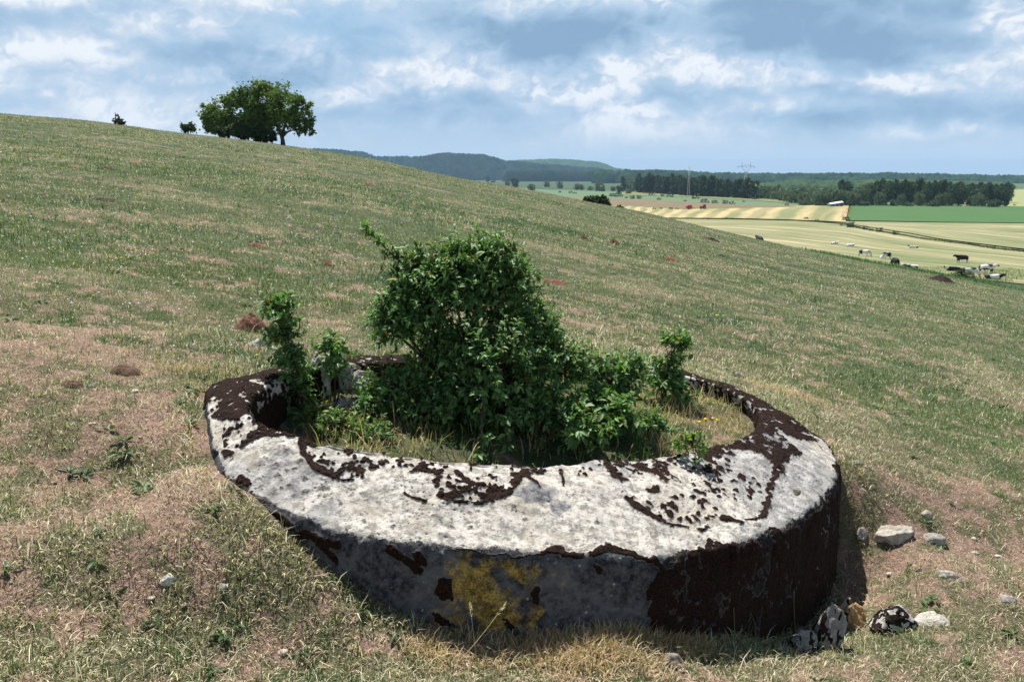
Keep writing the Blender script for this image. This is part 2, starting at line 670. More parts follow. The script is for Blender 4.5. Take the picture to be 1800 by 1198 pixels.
def build_ring():
    NP = 400
    rock = (fbm(np.stack([IN[:, 0], IN[:, 1]], 1), 3.0, 3, 12)[:, None] - 0.5)
    out_dir = LI[:, :2] - IN[:, :2]
    # outward normal in plan
    tv = np.roll(LI, -3, 0) - np.roll(LI, 3, 0)
    nrm = np.stack([tv[:, 1], -tv[:, 0]], 1)
    nrm /= np.linalg.norm(nrm, axis=1)[:, None]
    sgn = np.sign((nrm * out_dir).sum(1).mean())
    nrm *= sgn
    tvi = np.roll(IN, -3, 0) - np.roll(IN, 3, 0)
    nri = np.stack([tvi[:, 1], -tvi[:, 0]], 1)
    nri /= np.linalg.norm(nri, axis=1)[:, None]
    nri *= sgn

    def off(A, n, d, dz):
        B = A.copy()
        B[:, :2] += n * d
        B[:, 2] += dz
        return B
    P0 = off(IN, nri, -0.02, -0.75)
    P1 = IN
    wid = np.linalg.norm(out_dir, axis=1)[:, None]
    P2 = IN * 0.62 + LI * 0.38
    P2[:, 2] += (0.028 * np.clip(wid / 0.5, 0, 1))[:, 0]
    P3 = LI
    P4 = off(LI, nrm, 0.035, -0.95)
    key = [P0, P1, P2, P3, P4]
    seglen = [0.75, 0.28, 0.35, 0.95]
    cum = np.concatenate([[0], np.cumsum(seglen)])
    # denser sampling on the top
    wts = np.array([0.16, 0.28, 0.31, 0.25])
    tt = np.concatenate([np.linspace(i, i + 1, int(NP * wv), endpoint=False) for i, wv in enumerate(wts)] + [[4.0]])
    NPn = len(tt)
    ii = np.minimum(tt.astype(int), 3)
    ff = tt - ii
    S = np.zeros((NS, NPn, 3))
    for k in range(NPn):
        S[:, k] = key[ii[k]] * (1 - ff[k]) + key[ii[k] + 1] * ff[k]
    # round the edges
    for it in range(110):
        S[:, 1:-1] = S[:, 1:-1] * 0.5 + 0.25 * (S[:, :-2] + S[:, 2:])
    V = S.reshape(-1, 3)
    i = np.arange(NS)[:, None]
    k = np.arange(NPn - 1)[None, :]
    i2 = (i + 1) % NS
    F = np.stack([i * NPn + k, i2 * NPn + k, i2 * NPn + k + 1, i * NPn + k + 1], -1).reshape(-1, 4)
    tpar = np.tile(tt, NS)

    # normals by finite differences
    dT = np.roll(S, -1, 0) - np.roll(S, 1, 0)
    dP = np.gradient(S, axis=1)
    Nn = np.cross(dT, dP)
    Nn /= np.linalg.norm(Nn, axis=2)[:, :, None] + 1e-9
    Nn = Nn.reshape(-1, 3)
    top = (tpar > 1.2) & (tpar < 2.8)
    if Nn[top, 2].mean() < 0:
        Nn = -Nn
        F = F[:, ::-1]
    px, py = to_px(V)
    n_a = fbm(V, 9, 4, 1)
    n_b = fbm(V, 9, 4, 2)
    n_c = fbm(V, 32, 3, 3)
    qx = px + (n_a - 0.5) * 26 + (n_c - 0.5) * 12
    qy = py + (n_b - 0.5) * 18 + (n_c - 0.5) * 8
    facing = (Nn * (-V)).sum(1) > -0.03 * 0
    frontpart = (V[:, 1] < 3.95)
    moss = np.zeros(len(V))
    RT = np.array([[0.74, 0.31, -0.6], [-0.52, 0.83, -0.21], [0.43, 0.47, 0.77]])
    VR = V @ RT + (np.stack([n_a, n_b, n_c], 1) - 0.5) * 0.03
    wl = np.clip(1 - worley(VR, 26, 3), 0, 1)
    wl2 = np.clip(1 - worley(VR, 48, 5), 0, 1)
    big = fbm(VR, 7, 3, 35)

    def rank(a):
        # to an even 0..1 spread, so that thresholds read as covered shares
        q = np.quantile(a[::37], np.linspace(0, 1, 65))
        return np.interp(a, q, np.linspace(0, 1, 65))
    cl = rank(wl * 0.45 + wl2 * 0.25 + big * 0.9)
    cl2 = rank(wl * 0.6 + wl2 * 0.25 + big * 0.5)

    def region(poly, thr, soft=14, nz=cl):
        d = in_poly(qx, qy, poly)
        p = 1 - sstep(-soft, soft * 0.3, d)
        return sstep(-0.08, 0.12, nz - (1 - p * (1 - thr)))

    def stroke(pts, wd, rough=1.0):
        d = seg_d(px + (n_a - .5) * 22 * rough + (n_c - .5) * 18 * rough, py + (n_b - .5) * 16 * rough + (n_c - .5) * 13 * rough, pts)
        wv = wd * (0.35 + 1.3 * fbm(VR, 17, 3, 55)) if wd > 3 else wd * (0.6 + .8 * n_c)
        return 1 - sstep(wv * 0.55, wv * 1.45, d)
    frontm = facing & (V[:, 1] < 4.6)
    M = np.zeros(len(V))
    # left arm fully covered
    M = np.maximum(M, region([(372, 672), (420, 650), (470, 655), (455, 690), (452, 725), (480, 748), (560, 768), (535, 774), (455, 768), (412, 796), (393, 792),
                              (388, 745), (378, 735), (372, 700)], 0.17, 5))
    # inner edge, scattered cushions
    M = np.maximum(M, region([(525, 766), (640, 782), (720, 790), (730, 812), (640, 838), (600, 846), (555, 820), (532, 800)], 0.60, 8))
    M = np.maximum(M, region([(680, 788), (820, 800), (960, 808), (975, 830), (915, 838), (880, 870), (800, 880), (745, 862), (770, 835), (690, 820)], 0.58, 10))
    M = np.maximum(M, region([(960, 808), (1060, 806), (1180, 796), (1180, 830), (1060, 850), (980, 835)], 0.68, 10))
    M = np.maximum(M, region([(1165, 800), (1215, 788), (1300, 766), (1328, 742), (1362, 742), (1395, 800), (1372, 818), (1300, 796), (1282, 835), (1205, 832)], 0.38, 10))
    M = np.maximum(M, region([(1060, 808), (1330, 760), (1360, 900), (1290, 920), (1150, 925), (1080, 840)], 0.88, 10, cl2))
    M = np.maximum(M, region([(380, 790), (520, 772), (700, 860), (980, 900), (1100, 920), (900, 960), (600, 920), (460, 880), (390, 820)], 0.975, 10, cl2))
    # right arm
    M = np.maximum(M, region([(1180, 645), (1240, 652), (1300, 675), (1345, 700), (1400, 735), (1440, 775), (1390, 770), (1345, 745), (1320, 760), (1312, 720),
                              (1290, 690), (1230, 668), (1190, 664)], 0.22, 4))
    # drawn edges of the flaked layers
    strokes = [([(527, 772), (533, 796), (553, 817), (578, 833)], 5.5), ([(578, 833), (600, 843), (622, 843)], 2.2),
               ([(713, 866), (730, 873), (748, 880)], 3.2), ([(772, 868), (790, 881), (830, 880), (868, 872)], 3.4), ([(868, 872), (895, 858), (922, 828)], 7.5),
               ([(925, 840), (945, 850)], 4), ([(985, 828), (990, 850)], 2.5),
               ([(1065, 818), (1080, 835), (1095, 845)], 7), ([(1097, 862), (1115, 885), (1140, 905), (1165, 918)], 5), ([(1165, 918), (1182, 926)], 2),
               ([(1235, 933), (1245, 927)], 6), ([(1272, 910), (1292, 918)], 5), ([(1345, 795), (1362, 812), (1366, 832)], 9),
               ([(1366, 832), (1356, 862), (1348, 888), (1342, 905)], 6.5), ([(1342, 905), (1325, 913), (1308, 914)], 2.2),
               ([(1178, 800), (1215, 788), (1290, 775), (1340, 790)], 7), ([(1150, 862), (1152, 864)], 8), ([(1263, 871), (1265, 872)], 6),
               ([(1320, 858), (1323, 861)], 6), ([(1245, 847), (1248, 849)], 5), ([(1305, 838), (1308, 840)], 5), ([(1290, 845), (1292, 846)], 4),
               ([(1110, 812), (1150, 825), (1175, 840)], 7), ([(1180, 880), (1192, 890)], 5), ([(1178, 898), (1182, 905)], 5), ([(1250, 858), (1256, 861)], 4),
               ([(1386, 788), (1400, 796)], 6), ([(402, 800), (404, 802)], 6), ([(425, 842), (432, 846)], 7), ([(1345, 742), (1385, 752), (1430, 775)], 6),
               ([(1180, 925), (1215, 928)], 1.4), ([(1325, 740), (1360, 735), (1405, 752)], 4)]
    for pts, wd in strokes:
        M = np.maximum(M, stroke(pts, wd, 0.55 if wd < 4 else 0.9) * (1.0))
    # moss along the lip and down the wall
    lip = [([(440, 880), (470, 900), (510, 925)], 9), ([(525, 935), (560, 948), (590, 955)], 8), ([(560, 960), (590, 985)], 6), ([(690, 965), (715, 985), (740, 1005)], 8), ([(742, 978), (748, 992)], 7),
           ([(800, 966), (850, 970), (900, 975)], 1.3), ([(900, 975), (955, 970)], 1.6), ([(960, 968), (985, 970)], 6), ([(990, 974), (1025, 979)], 7),
           ([(1045, 978), (1070, 966), (1085, 968), (1110, 978), (1150, 985)], 6.5), ([(1150, 980), (1165, 1000)], 6),
           ([(782, 1025), (783, 1050)], 10), ([(934, 1040), (940, 1055)], 8), ([(1050, 998), (1052, 1004)], 5), ([(770, 1085), (800, 1100)], 7), ([(890, 1095), (895, 1100)], 7)]
    for pts, wd in lip:
        M = np.maximum(M, stroke(pts, wd, 1.3))
    wallR = in_poly(qx, qy, [(1150, 1000), (1185, 985), (1280, 962), (1330, 955), (1370, 935), (1425, 897), (1478, 862), (1530, 860), (1530, 1200), (1130, 1200), (1130, 1030)])
    pr = 1 - sstep(-16, 3, wallR)
    M = np.maximum(M, sstep(-.02, 0.10, cl - (1 - pr * 0.97)))
    sidx = np.repeat(np.arange(NS) / NS * len(ST), NPn)
    rear = ((sidx > 6.9) & (sidx < 20.5)) | (tpar < 0.97)
    M *= (facing | rear)
    M = np.where(~facing & ~rear, sstep(0.50, 0.60, cl), M)
    # rear rim: cushions everywhere
    M = np.where(rear, np.maximum(M, sstep(0.17, 0.30, cl)), M)
    holes = sstep(0.91, 0.96, rank(vnoise(VR, 26, 77) * 0.6 + vnoise(VR, 60, 78) * 0.4))
    M = M * (1 - holes * (tpar < 2.9))
    M = np.where((tpar < .93) & rear, np.maximum(M, sstep(.02, .12, cl)), M)  # extra moss cover on the inner wall also paints its shade in
    M = np.where((tpar + (n_a - .5) * .5 + (n_b - .5) * .4 + (n_c - .5) * .25 > 3.0) & (qx > 1180) & facing, np.maximum(M, sstep(.05, .2, cl)), M)
    # yellow lichen on the front wall
    yl = np.zeros(len(V))
    sx = fbm(np.stack([V[:, 0] * 9, V[:, 1] * 9, V[:, 2] * 3], 1), 1.0, 4, 15)
    for cx, cy, rx, ry, am in [(850, 1040, 50, 52, 1.0), (925, 1015, 28, 45, .85), (895, 1055, 36, 40, .9), (870, 1085, 60, 26, .6), (800, 1000, 20, 18, .6), (985, 1010, 22, 26, .45), (780, 1110, 25, 30, .5), (925, 1070, 30, 25, .5), (890, 985, 40, 12, .5)]:
        g = np.exp(-(((qx * 2 - px - cx) / rx) ** 2 + ((qy * 2 - py - cy) / ry) ** 2))
        yl = np.maximum(yl, g * am)
    yl = sstep(0.18, 0.50, yl * 0.66 + (sx - .5) * 1.5 + (fbm(VR, 26, 4, 18) - .5) * 1.3 + 0.12 * (yl > .1)) * sstep(0.04, 0.25, yl) * (tpar > 2.9) * facing
    greyn = sstep(0.46, 0.60, fbm(VR, 3.2, 4, 61) + 0.10 * sstep(1000, 1300, px) + .16 * np.exp(-((px - 1400) / 90) ** 2) - 0.05)
    # dark smears on the top face
    dk = np.zeros(len(V))
    for cx, cy, rx, ry, am in [(940, 868, 50, 20, .9), (990, 888, 30, 14, .8), (640, 812, 50, 16, .7), (1010, 820, 40, 12, .6), (1345, 775, 40, 25, .9), (1380, 810, 25, 14, .7), (1200, 870, 70, 40, .35), (1240, 900, 120, 30, .25), (1420, 850, 50, 60, .3), (1080, 870, 40, 30, .35),
                              (900, 950, 420, 12, .25)]:
        g = np.exp(-(((px - cx) / rx) ** 2 + ((py - cy) / ry) ** 2))
        dk = np.maximum(dk, g * am)
    dkn = fbm(V, 14, 5, 25)
    dk = sstep(0.50, 0.72, dk * 0.55 + dkn * 0.62)
    # left strip of bare rim
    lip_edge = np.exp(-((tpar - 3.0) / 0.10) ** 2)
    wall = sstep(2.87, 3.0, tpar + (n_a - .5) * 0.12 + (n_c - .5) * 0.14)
    inner = 1 - sstep(0.85, 1.02, tpar)  # inner wall mask, carries shade painted into the colour
    # a flaked upper layer stands a few mm above the rest
    flake = np.zeros(len(V))
    for poly in [[(527, 768), (530, 795), (553, 817), (600, 843), (700, 800), (740, 790)], [(713, 866), (760, 880), (868, 874), (900, 855), (925, 820), (700, 790)],
                 [(1065, 812), (1100, 862), (1165, 918), (1240, 930), (1308, 914), (1342, 905), (1366, 832), (1345, 795), (1290, 775)]]:
        d = in_poly(px + (n_a - .5) * 8, py + (n_b - .5) * 6, poly)
        flake = np.maximum(flake, 1 - sstep(-2.5, 2.5, d))
    flake *= facing & (tpar < 2.9)
    rough = (fbm(VR, 5, 4, 5) - 0.5) * 0.042 + (fbm(VR, 28, 3, 6) - .5) * 0.008
    # worn edge chips
    chips = sstep(0.60, 0.75, fbm(V, 11, 3, 8)) * np.maximum(lip_edge, np.exp(-((tpar - 1.0) / 0.12) ** 2)) * 0.022
    pits = sstep(0.30, 0.18, worley(VR, 55, 9)) * (vnoise(VR, 12, 4) > 0.55) * 0.004
    disp = rough - flake * 0.007 - chips - pits
    mh = M * (0.001 + 0.007 * wl2 + 0.003 * vnoise(VR, 120, 45))
    V = V + Nn * (disp + mh)[:, None]
    m, t, b = new_mat('lichened_concrete')
    P = pos(t)
    a1 = t.noise(P, 6, 6, 0.65)
    a2 = t.noise(P, 42, 6, 0.72)
    a3 = t.noise(P, 150, 4, 0.7)
    a4 = t.noise(t.v('ADD', P, (3, 5, 9)), 19, 6, 0.7)
    base = t.mix(t.ss(a2, 0.44, 0.56), (0.27, 0.25, 0.225), (0.52, 0.485, 0.43))
    base = t.mix(t.ss(a4, 0.49, 0.57, 0.0, 0.85), base, (0.64, 0.60, 0.54))
    base = t.mix(t.ss(a1, 0.48, 0.62, 0.0, 0.6), base, (0.42, 0.37, 0.30))
    base = t.mix(t.ss(a3, 0.60, 0.72, 0.0, 0.75), base, (0.16, 0.15, 0.15))
    base = t.mix(t.m('MULTIPLY', t.attr('greyn'), 0.62), base, t.mix(t.ss(a4, .38, .62), (0.17, 0.17, 0.18), (0.42, 0.41, 0.405)))
    vp = t.node('ShaderNodeTexVoronoi', feature='F1')
    t.l.new(P, vp.inputs['Vector'])
    vp.inputs['Scale'].default_value = 70
    spk = t.m('MULTIPLY', t.ss(t.m('ADD', vp.outputs['Distance'], t.m('MULTIPLY', a2, 0.3)), 0.42, 0.28), t.ss(a4, 0.46, 0.56))
    base = t.mix(t.m('MULTIPLY', spk, 0.75), base, (0.10, 0.095, 0.095))
    sp_ = t.m('MULTIPLY', t.attr('dk'), 0.85)
    base = t.mix(sp_, base, t.mix(t.ss(a2, .4, .6), (0.07, 0.07, 0.085), (0.22, 0.22, 0.235)))
    # weathered, blackened vertical face with pale lichen dots
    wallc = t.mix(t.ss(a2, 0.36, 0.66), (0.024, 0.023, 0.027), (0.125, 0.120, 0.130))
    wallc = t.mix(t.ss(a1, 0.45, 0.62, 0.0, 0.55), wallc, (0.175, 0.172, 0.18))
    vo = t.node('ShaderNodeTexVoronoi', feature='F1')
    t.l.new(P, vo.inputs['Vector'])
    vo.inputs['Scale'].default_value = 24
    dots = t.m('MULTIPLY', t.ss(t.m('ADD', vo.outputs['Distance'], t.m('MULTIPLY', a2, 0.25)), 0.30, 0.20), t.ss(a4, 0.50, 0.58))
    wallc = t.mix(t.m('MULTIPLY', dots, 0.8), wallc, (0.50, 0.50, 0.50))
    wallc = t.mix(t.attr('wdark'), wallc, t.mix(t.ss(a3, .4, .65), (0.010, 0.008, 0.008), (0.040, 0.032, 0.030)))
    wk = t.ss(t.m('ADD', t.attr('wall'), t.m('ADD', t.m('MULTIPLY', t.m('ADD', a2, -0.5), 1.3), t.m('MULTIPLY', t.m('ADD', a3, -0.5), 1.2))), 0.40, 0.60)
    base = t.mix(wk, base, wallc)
    base = t.mix(t.m('MULTIPLY', t.attr('inner'), 0.6), base, wallc)  # wall tone mixed in to darken the inner wall as painted shade
    yc = t.mix(t.ss(a2, 0.4, 0.62), (0.26, 0.155, 0.02), (0.60, 0.38, 0.045))
    base = t.mix(t.m('MULTIPLY', t.m('MULTIPLY', t.attr('yl'), .9), t.ss(t.m('ADD', t.m('MULTIPLY', a3, .8), t.m('MULTIPLY', a4, .2)), 0.38, 0.57)), base, yc)
    # white lime streak on the right flank
    base = t.mix(t.attr('streak'), base, (0.55, 0.57, 0.62))
    mossc = t.mix(t.ss(a3, 0.42, 0.66), (0.010, 0.006, 0.005), (0.044, 0.021, 0.013))
    mk = t.ss(t.m('ADD', t.attr('moss'), t.m('ADD', t.m('MULTIPLY', t.m('ADD', a2, -0.5), 1.3), t.m('MULTIPLY', t.m('ADD', a3, -0.5), 1.3))), 0.42, 0.58)
    halo = t.ss(t.m('ADD', t.attr('moss'), t.m('MULTIPLY', t.m('ADD', a4, -0.5), 1.2)), 0.12, 0.45, 0, .6)
    base = t.mix(halo, base, (0.13, 0.12, 0.115))
    base = t.mix(mk, base, mossc)
    t.l.new(base, b.inputs['Base Color'])
    b.inputs['Roughness'].default_value = 0.95
    b.inputs['Specular IOR Level'].default_value = 0.12
    h = t.m('ADD', t.m('ADD', t.m('MULTIPLY', a2, 0.5), t.m('MULTIPLY', a3, 0.5)), t.m('MULTIPLY', mk, 0.0))
    bump(t, b, h, 0.65, 0.012)
    st = np.zeros(len(V))
    d1 = seg_d(qx * 0.6 + px * 0.4, py, [(1455, 905), (1440, 935), (1434, 965), (1430, 1000)])
    st = (1 - sstep(1.5, 5.5, d1)) * facing * (tpar > 2.9) * 0.9
    root = empty('concrete_ring', (0, 0, 0))
    tag(root, 'weathered concrete ring sunk in the pasture, dark moss and pale lichen on it', 'concrete ring')
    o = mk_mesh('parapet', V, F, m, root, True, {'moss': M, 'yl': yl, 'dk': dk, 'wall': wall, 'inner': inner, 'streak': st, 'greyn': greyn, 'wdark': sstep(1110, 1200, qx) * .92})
    return V, M, Nn


RV, RM, RN = build_ring()
#@@PART2
# ------------------------------------------------------------------ sky backdrop with its clouds
def build_sky():
    RS = 24000.0
    az = np.concatenate([np.arange(-37, 37, 0.075), np.arange(37, 323, 2.0)])
    el = np.concatenate([[-3.0, -0.5], np.arange(0, 13.5, 0.075), np.arange(13.5, 32, 0.6)])
    A, E = np.meshgrid(np.radians(az), np.radians(el), indexing='xy')
    x, y, z = RS * np.cos(E) * np.sin(A), RS * np.cos(E) * np.cos(A), RS * np.sin(E)
    sh = A.shape
    A, E = A.ravel(), E.ravel()
    u = np.tan(np.clip(np.where(A > math.pi, A - 2 * math.pi, A), -1.45, 1.45)) * FPX + 900     # bearing and height in photo px, only to place the cloud banks
    v = 308 - np.tan(E) * FPX / np.clip(np.abs(np.cos(A)), 0.3, 1)
    p = np.stack([np.sin(A) * 6, np.cos(A) * 6, np.tan(np.clip(E, 0, 1)) * 14], 1)
    q = np.stack([np.sin(A), np.cos(A), np.tan(np.clip(E, 0, 1)) * 3.2], 1)

    def pfbm(pp, s, o, sd, g=0.5):
        return fbm(pp @ np.array([[0.8, 0.36, -0.48], [-0.36, 0.93, 0.09], [0.48, 0.09, 0.87]]), s, o, sd, g)
    T3 = lambda k: np.stack([np.sin(A), np.cos(A), np.tan(np.clip(E, 0, 1)) * k], 1)
    w1, w2 = pfbm(T3(2.0), 8, 5, 1), pfbm(T3(2.0), 8, 5, 2)
    w3, w4 = pfbm(T3(1.5), 34, 4, 3), pfbm(T3(1.5), 34, 4, 4)
    du = u + (w1 - .5) * 170 + (w3 - .5) * 46
    dv = v + (w2 - .5) * 60 + (w4 - .5) * 34
    wob = np.stack([w1, w2, w3], 1) * 0.12
    big = pfbm(T3(2.8) + wob, 4.6, 5, 11, 0.55)
    mid_ = pfbm(T3(1.6) + wob, 12, 5, 12, 0.55)
    bil = 1 - np.abs(2 * pfbm(T3(1.15) + wob, 26, 5, 13, 0.58) - 1) * 2.2
    bil2 = 1 - np.abs(2 * pfbm(T3(1.1) + wob, 60, 4, 14, 0.58) - 1) * 2.2
    low = sstep(300, 205, v)                       # structure fades into the thick air low down

    def blob(cx, cy, rx, ry, soft, warp=1.0):
        a = (u + (du - u) * warp - cx) / rx
        b = (v + (dv - v) * warp - cy) / ry
        return sstep(1 + soft, max(1 - soft, 0), np.sqrt(a * a + b * b))
    B = 0.50 + (big - .5) * 1.1 + (mid_ - .5) * 0.75
    for cx, cy, rx, ry, am in [(1230, 92, 340, 36, .30), (1570, 60, 230, 60, .30), (950, 72, 140, 34, .26), (280, 32, 130, 34, .26), (400, 112, 150, 28, .26),
                               (110, 64, 220, 18, .16), (1050, 178, 330, 18, .14), (1720, 192, 190, 22, .24), (1430, 215, 240, 11, .14), (230, 152, 280, 16, .16),
                               (1330, 34, 200, 22, .18), (860, 30, 90, 24, .16), (1650, 12, 90, 20, .16), (600, 205, 400, 14, .08)]:
        B = B - blob(cx, cy, rx, ry, 0.9) * am
    for cx, cy, rx, ry, am in [(800, 122, 90, 46, .34), (640, 130, 130, 40, .24), (730, 60, 330, 26, .10), (530, 100, 90, 26, .26), (1160, 125, 110, 36, .38), (1270, 132, 140, 28, .22),
                               (1050, 152, 60, 42, .28), (985, 145, 44, 34, .28), (925, 148, 40, 36, .26), (1380, 130, 90, 16, .2), (1555, 154, 60, 12, .42), (1440, 156, 30, 11, .35),
                               (1708, 42, 42, 46, .45), (1770, 118, 64, 16, .34), (1730, 142, 110, 30, .18), (270, 62, 110, 20, .28), (60, 84, 100, 14, .26), (10, 140, 30, 30, .32),
                               (1120, 12, 150, 30, .30), (480, 12, 220, 26, .26), (1110, 188, 44, 7, .36), (130, 102, 90, 18, .24), (1650, 236, 80, 11, .22), (1550, 234, 44, 12, .22),
                               (1780, 70, 70, 44, .24), (40, 22, 120, 18, .2), (915, 26, 56, 22, .26), (620, 176, 60, 20, .18), (330, 135, 90, 12, .16), (1400, 190, 120, 10, .12)]:
        B = B + blob(cx, cy, rx, ry, 0.75) * am * (0.72 + 0.5 * np.clip(bil, 0, 1))
    act = sstep(0.42, 0.75, B)
    B = B + (bil - .35) * 0.13 * (0.25 + act) + (bil2 - .35) * 0.07 * (0.2 + act)
    B = 0.47 + (B - 0.47) * (1 - 0.68 * (1 - low)) + 0.10 * (1 - low)
    stops = [0.12, 0.30, 0.46, 0.62, 0.80, 0.98]
    cols_ = np.array([(.165, .26, .38), (.21, .315, .44), (.27, .375, .495), (.33, .42, .53), (.43, .49, .565), (.58, .605, .64)])
    c = np.stack([np.interp(B, stops, cols_[:, k]) for k in range(3)], 1)
    mixc = lambda c, k, t: c * (1 - k[:, None]) + t * k[:, None]
    c = mixc(c, sstep(205, 295, v) * .8, np.array((.39, .46, .53)))
    clear = blob(600, 60, 130, 34, 0.9) * .8 + blob(1450, 140, 80, 10, .8) * .3
    c = c * (1 - .45 * clear[:, None]) + np.array((0.23, 0.39, 0.56)) * .45 * clear[:, None]
    nr, na = sh
    i = np.arange(nr - 1)[:, None]
    j = np.arange(na)[None, :]
    j2 = (j + 1) % na
    F = np.stack([i * na + j, i * na + j2, (i + 1) * na + j2, (i + 1) * na + j], -1).reshape(-1, 4)
    m = bpy.data.materials.new('cloudy_sky')
    m.use_nodes = True
    t = NT(m.node_tree)
    t.n.clear()
    o_ = t.node('ShaderNodeOutputMaterial')
    e = t.node('ShaderNodeEmission')
    t.l.new(t.attr('col', 'Color'), e.inputs[0])
    e.inputs[1].default_value = 1.0
    t.l.new(e.outputs[0], o_.inputs[0])
    m.cycles.emission_sampling = 'NONE'
    o = mk_mesh('sky', np.stack([x.ravel(), y.ravel(), z.ravel()], 1), F, m, None, True, {'col': c})
    tag(o, 'blue sky with broken white and grey cloud', None, None, 'structure')


build_sky()


# ------------------------------------------------------------------ shared materials for plants
def leaf_mat(name, rough=0.5, transl=0.25, spec=0.35):
    m = bpy.data.materials.new(name)
    m.use_nodes = True
    t = NT(m.node_tree)
    b = t.n['Principled BSDF']
    col = t.attr('col', 'Color')
    t.l.new(col, b.inputs['Base Color'])
    b.inputs['Roughness'].default_value = rough
    b.inputs['Specular IOR Level'].default_value = spec
    tr = t.node('ShaderNodeBsdfTranslucent')
    t.l.new(t.mix(1.0, col, (1.3, 1.5, 0.6), 'MULTIPLY'), tr.inputs[0])
    ms = t.node('ShaderNodeMixShader')
    ms.inputs[0].default_value = transl
    t.l.new(b.outputs[0], ms.inputs[1])
    t.l.new(tr.outputs[0], ms.inputs[2])
    t.l.new(ms.outputs[0], t.n['Material Output'].inputs[0])
    return m


def col_mat(name, rough=0.9, spec=0.15, nz=0.0, scale=30, bmp=0.0):
    m, t, b = new_mat(name)
    c = t.attr('col', 'Color')
    if nz:
        f = t.noise(objc(t), scale, 5, 0.65)
        k = t.ss(f, 0.3, 0.7, 1 - nz, 1 + nz)
        c = t.mix(1.0, c, t.comb(k, k, k), 'MULTIPLY')
        if bmp:
            bump(t, b, f, bmp, 0.02)
    t.l.new(c, b.inputs['Base Color'])
    b.inputs['Roughness'].default_value = rough
    b.inputs['Specular IOR Level'].default_value = spec
    return m


M_GRASS = leaf_mat('grass_blade', 0.65, 0.22, 0.2)
M_LEAF = leaf_mat('glossy_leaf', 0.50, 0.28, 0.32)
M_FOL = leaf_mat('tree_foliage', 0.7, 0.2, 0.15)
M_BARK = col_mat('bark', 0.95, 0.1, 0.35, 14, 0.5)


# ------------------------------------------------------------------ blades
def blades(name, x, y, z, h, wd, az, lean, colr, mat, curl=0.5, twist=None):
    """each blade: two quads and a tip, bent over"""
    n = len(x)
    tw = az + math.pi / 2 + (rng.uniform(-.5, .5, n) if twist is None else twist)
    d = np.stack([np.cos(az), np.sin(az), np.zeros(n)], 1)
    s = np.stack([np.cos(tw), np.sin(tw), np.zeros(n)], 1)
    base = np.stack([x, y, z], 1)
    V = np.zeros((n, 5, 3))
    for i, (tt, ww) in enumerate(((0, 1.0), (0.55, 0.8))):
        a = lean * (1 + curl * tt)
        c = base + d * (np.sin(a) * h * tt)[:, None]
        c[:, 2] += np.cos(a) * h * tt - (0.01 if tt == 0 else 0) * 1.0
        V[:, i * 2] = c - s * (wd * ww / 2)[:, None]
        V[:, i * 2 + 1] = c + s * (wd * ww / 2)[:, None]
    a = np.minimum(lean * (1 + curl * 1.2), 1.62)
    c = base + d * (np.sin(a) * h)[:, None]
    c[:, 2] += np.cos(a) * h
    V[:, 4] = c
    k = np.arange(n)[:, None] * 5
    loops = np.concatenate([k + np.array([[0, 1, 3, 2]]), k + np.array([[2, 3, 4]])], 1).reshape(-1)
    counts = np.tile([4, 3], n)
    cc = np.repeat(colr, 5, axis=0)
    return mk_mesh(name, V.reshape(-1, 3), None, mat, None, True, {'col': cc}, loops, counts)


def blade_colour(x, y, n, dry, lush, soil):
    r = rng.random(n)
    g1, g2 = np.array([0.060, 0.110, 0.040]), np.array([0.185, 0.225, 0.095])
    l1, l2 = np.array([0.030, 0.082, 0.034]), np.array([0.080, 0.16, 0.062])
    s1, s2 = np.array([0.40, 0.35, 0.23]), np.array([0.70, 0.64, 0.48])
    b1, b2 = np.array([0.13, 0.09, 0.06]), np.array([0.30, 0.22, 0.14])
    t = rng.random(n)[:, None]
    green = g1 * (1 - t) + g2 * t
    lsh = l1 * (1 - t) + l2 * t
    straw = s1 * (1 - t) + s2 * t
    brown = b1 * (1 - t) + b2 * t
    green = np.where((rng.random(n) < lush)[:, None], lsh, green)
    pdry = np.clip(0.25 + 0.42 * dry - 0.15 * lush + 0.25 * soil, 0.05, 0.9)
    c = np.where((r < pdry * 0.6)[:, None], straw, np.where((r < pdry)[:, None], brown, green)) * rng.uniform(.85, 1.5, n)[:, None]
    return c, r < pdry


def scatter(n_target, y0, y1, power, half=0.78):
    """points in the wedge ahead, density falling with distance"""
    t = rng.random(n_target)
    if abs(power - 2) < 1e-6:
        yy = y0 * (y1 / y0) ** t
    else:
        k = 2 - power
        yy = (y0 ** k + t * (y1 ** k - y0 ** k)) ** (1 / k)
    xx = rng.uniform(-half, half, n_target) * yy
    return xx, yy


def clear_of_ring(x, y):
    m = np.ones(len(x), bool)
    s = (np.abs(x) < 2.0) & (y > 1.8) & (y < 6.8)
    dL = sdist(POLY_L, x[s], y[s])
    dI = sdist(POLY_I, x[s], y[s])
    m[s] = (dL > 0.012)
    return m


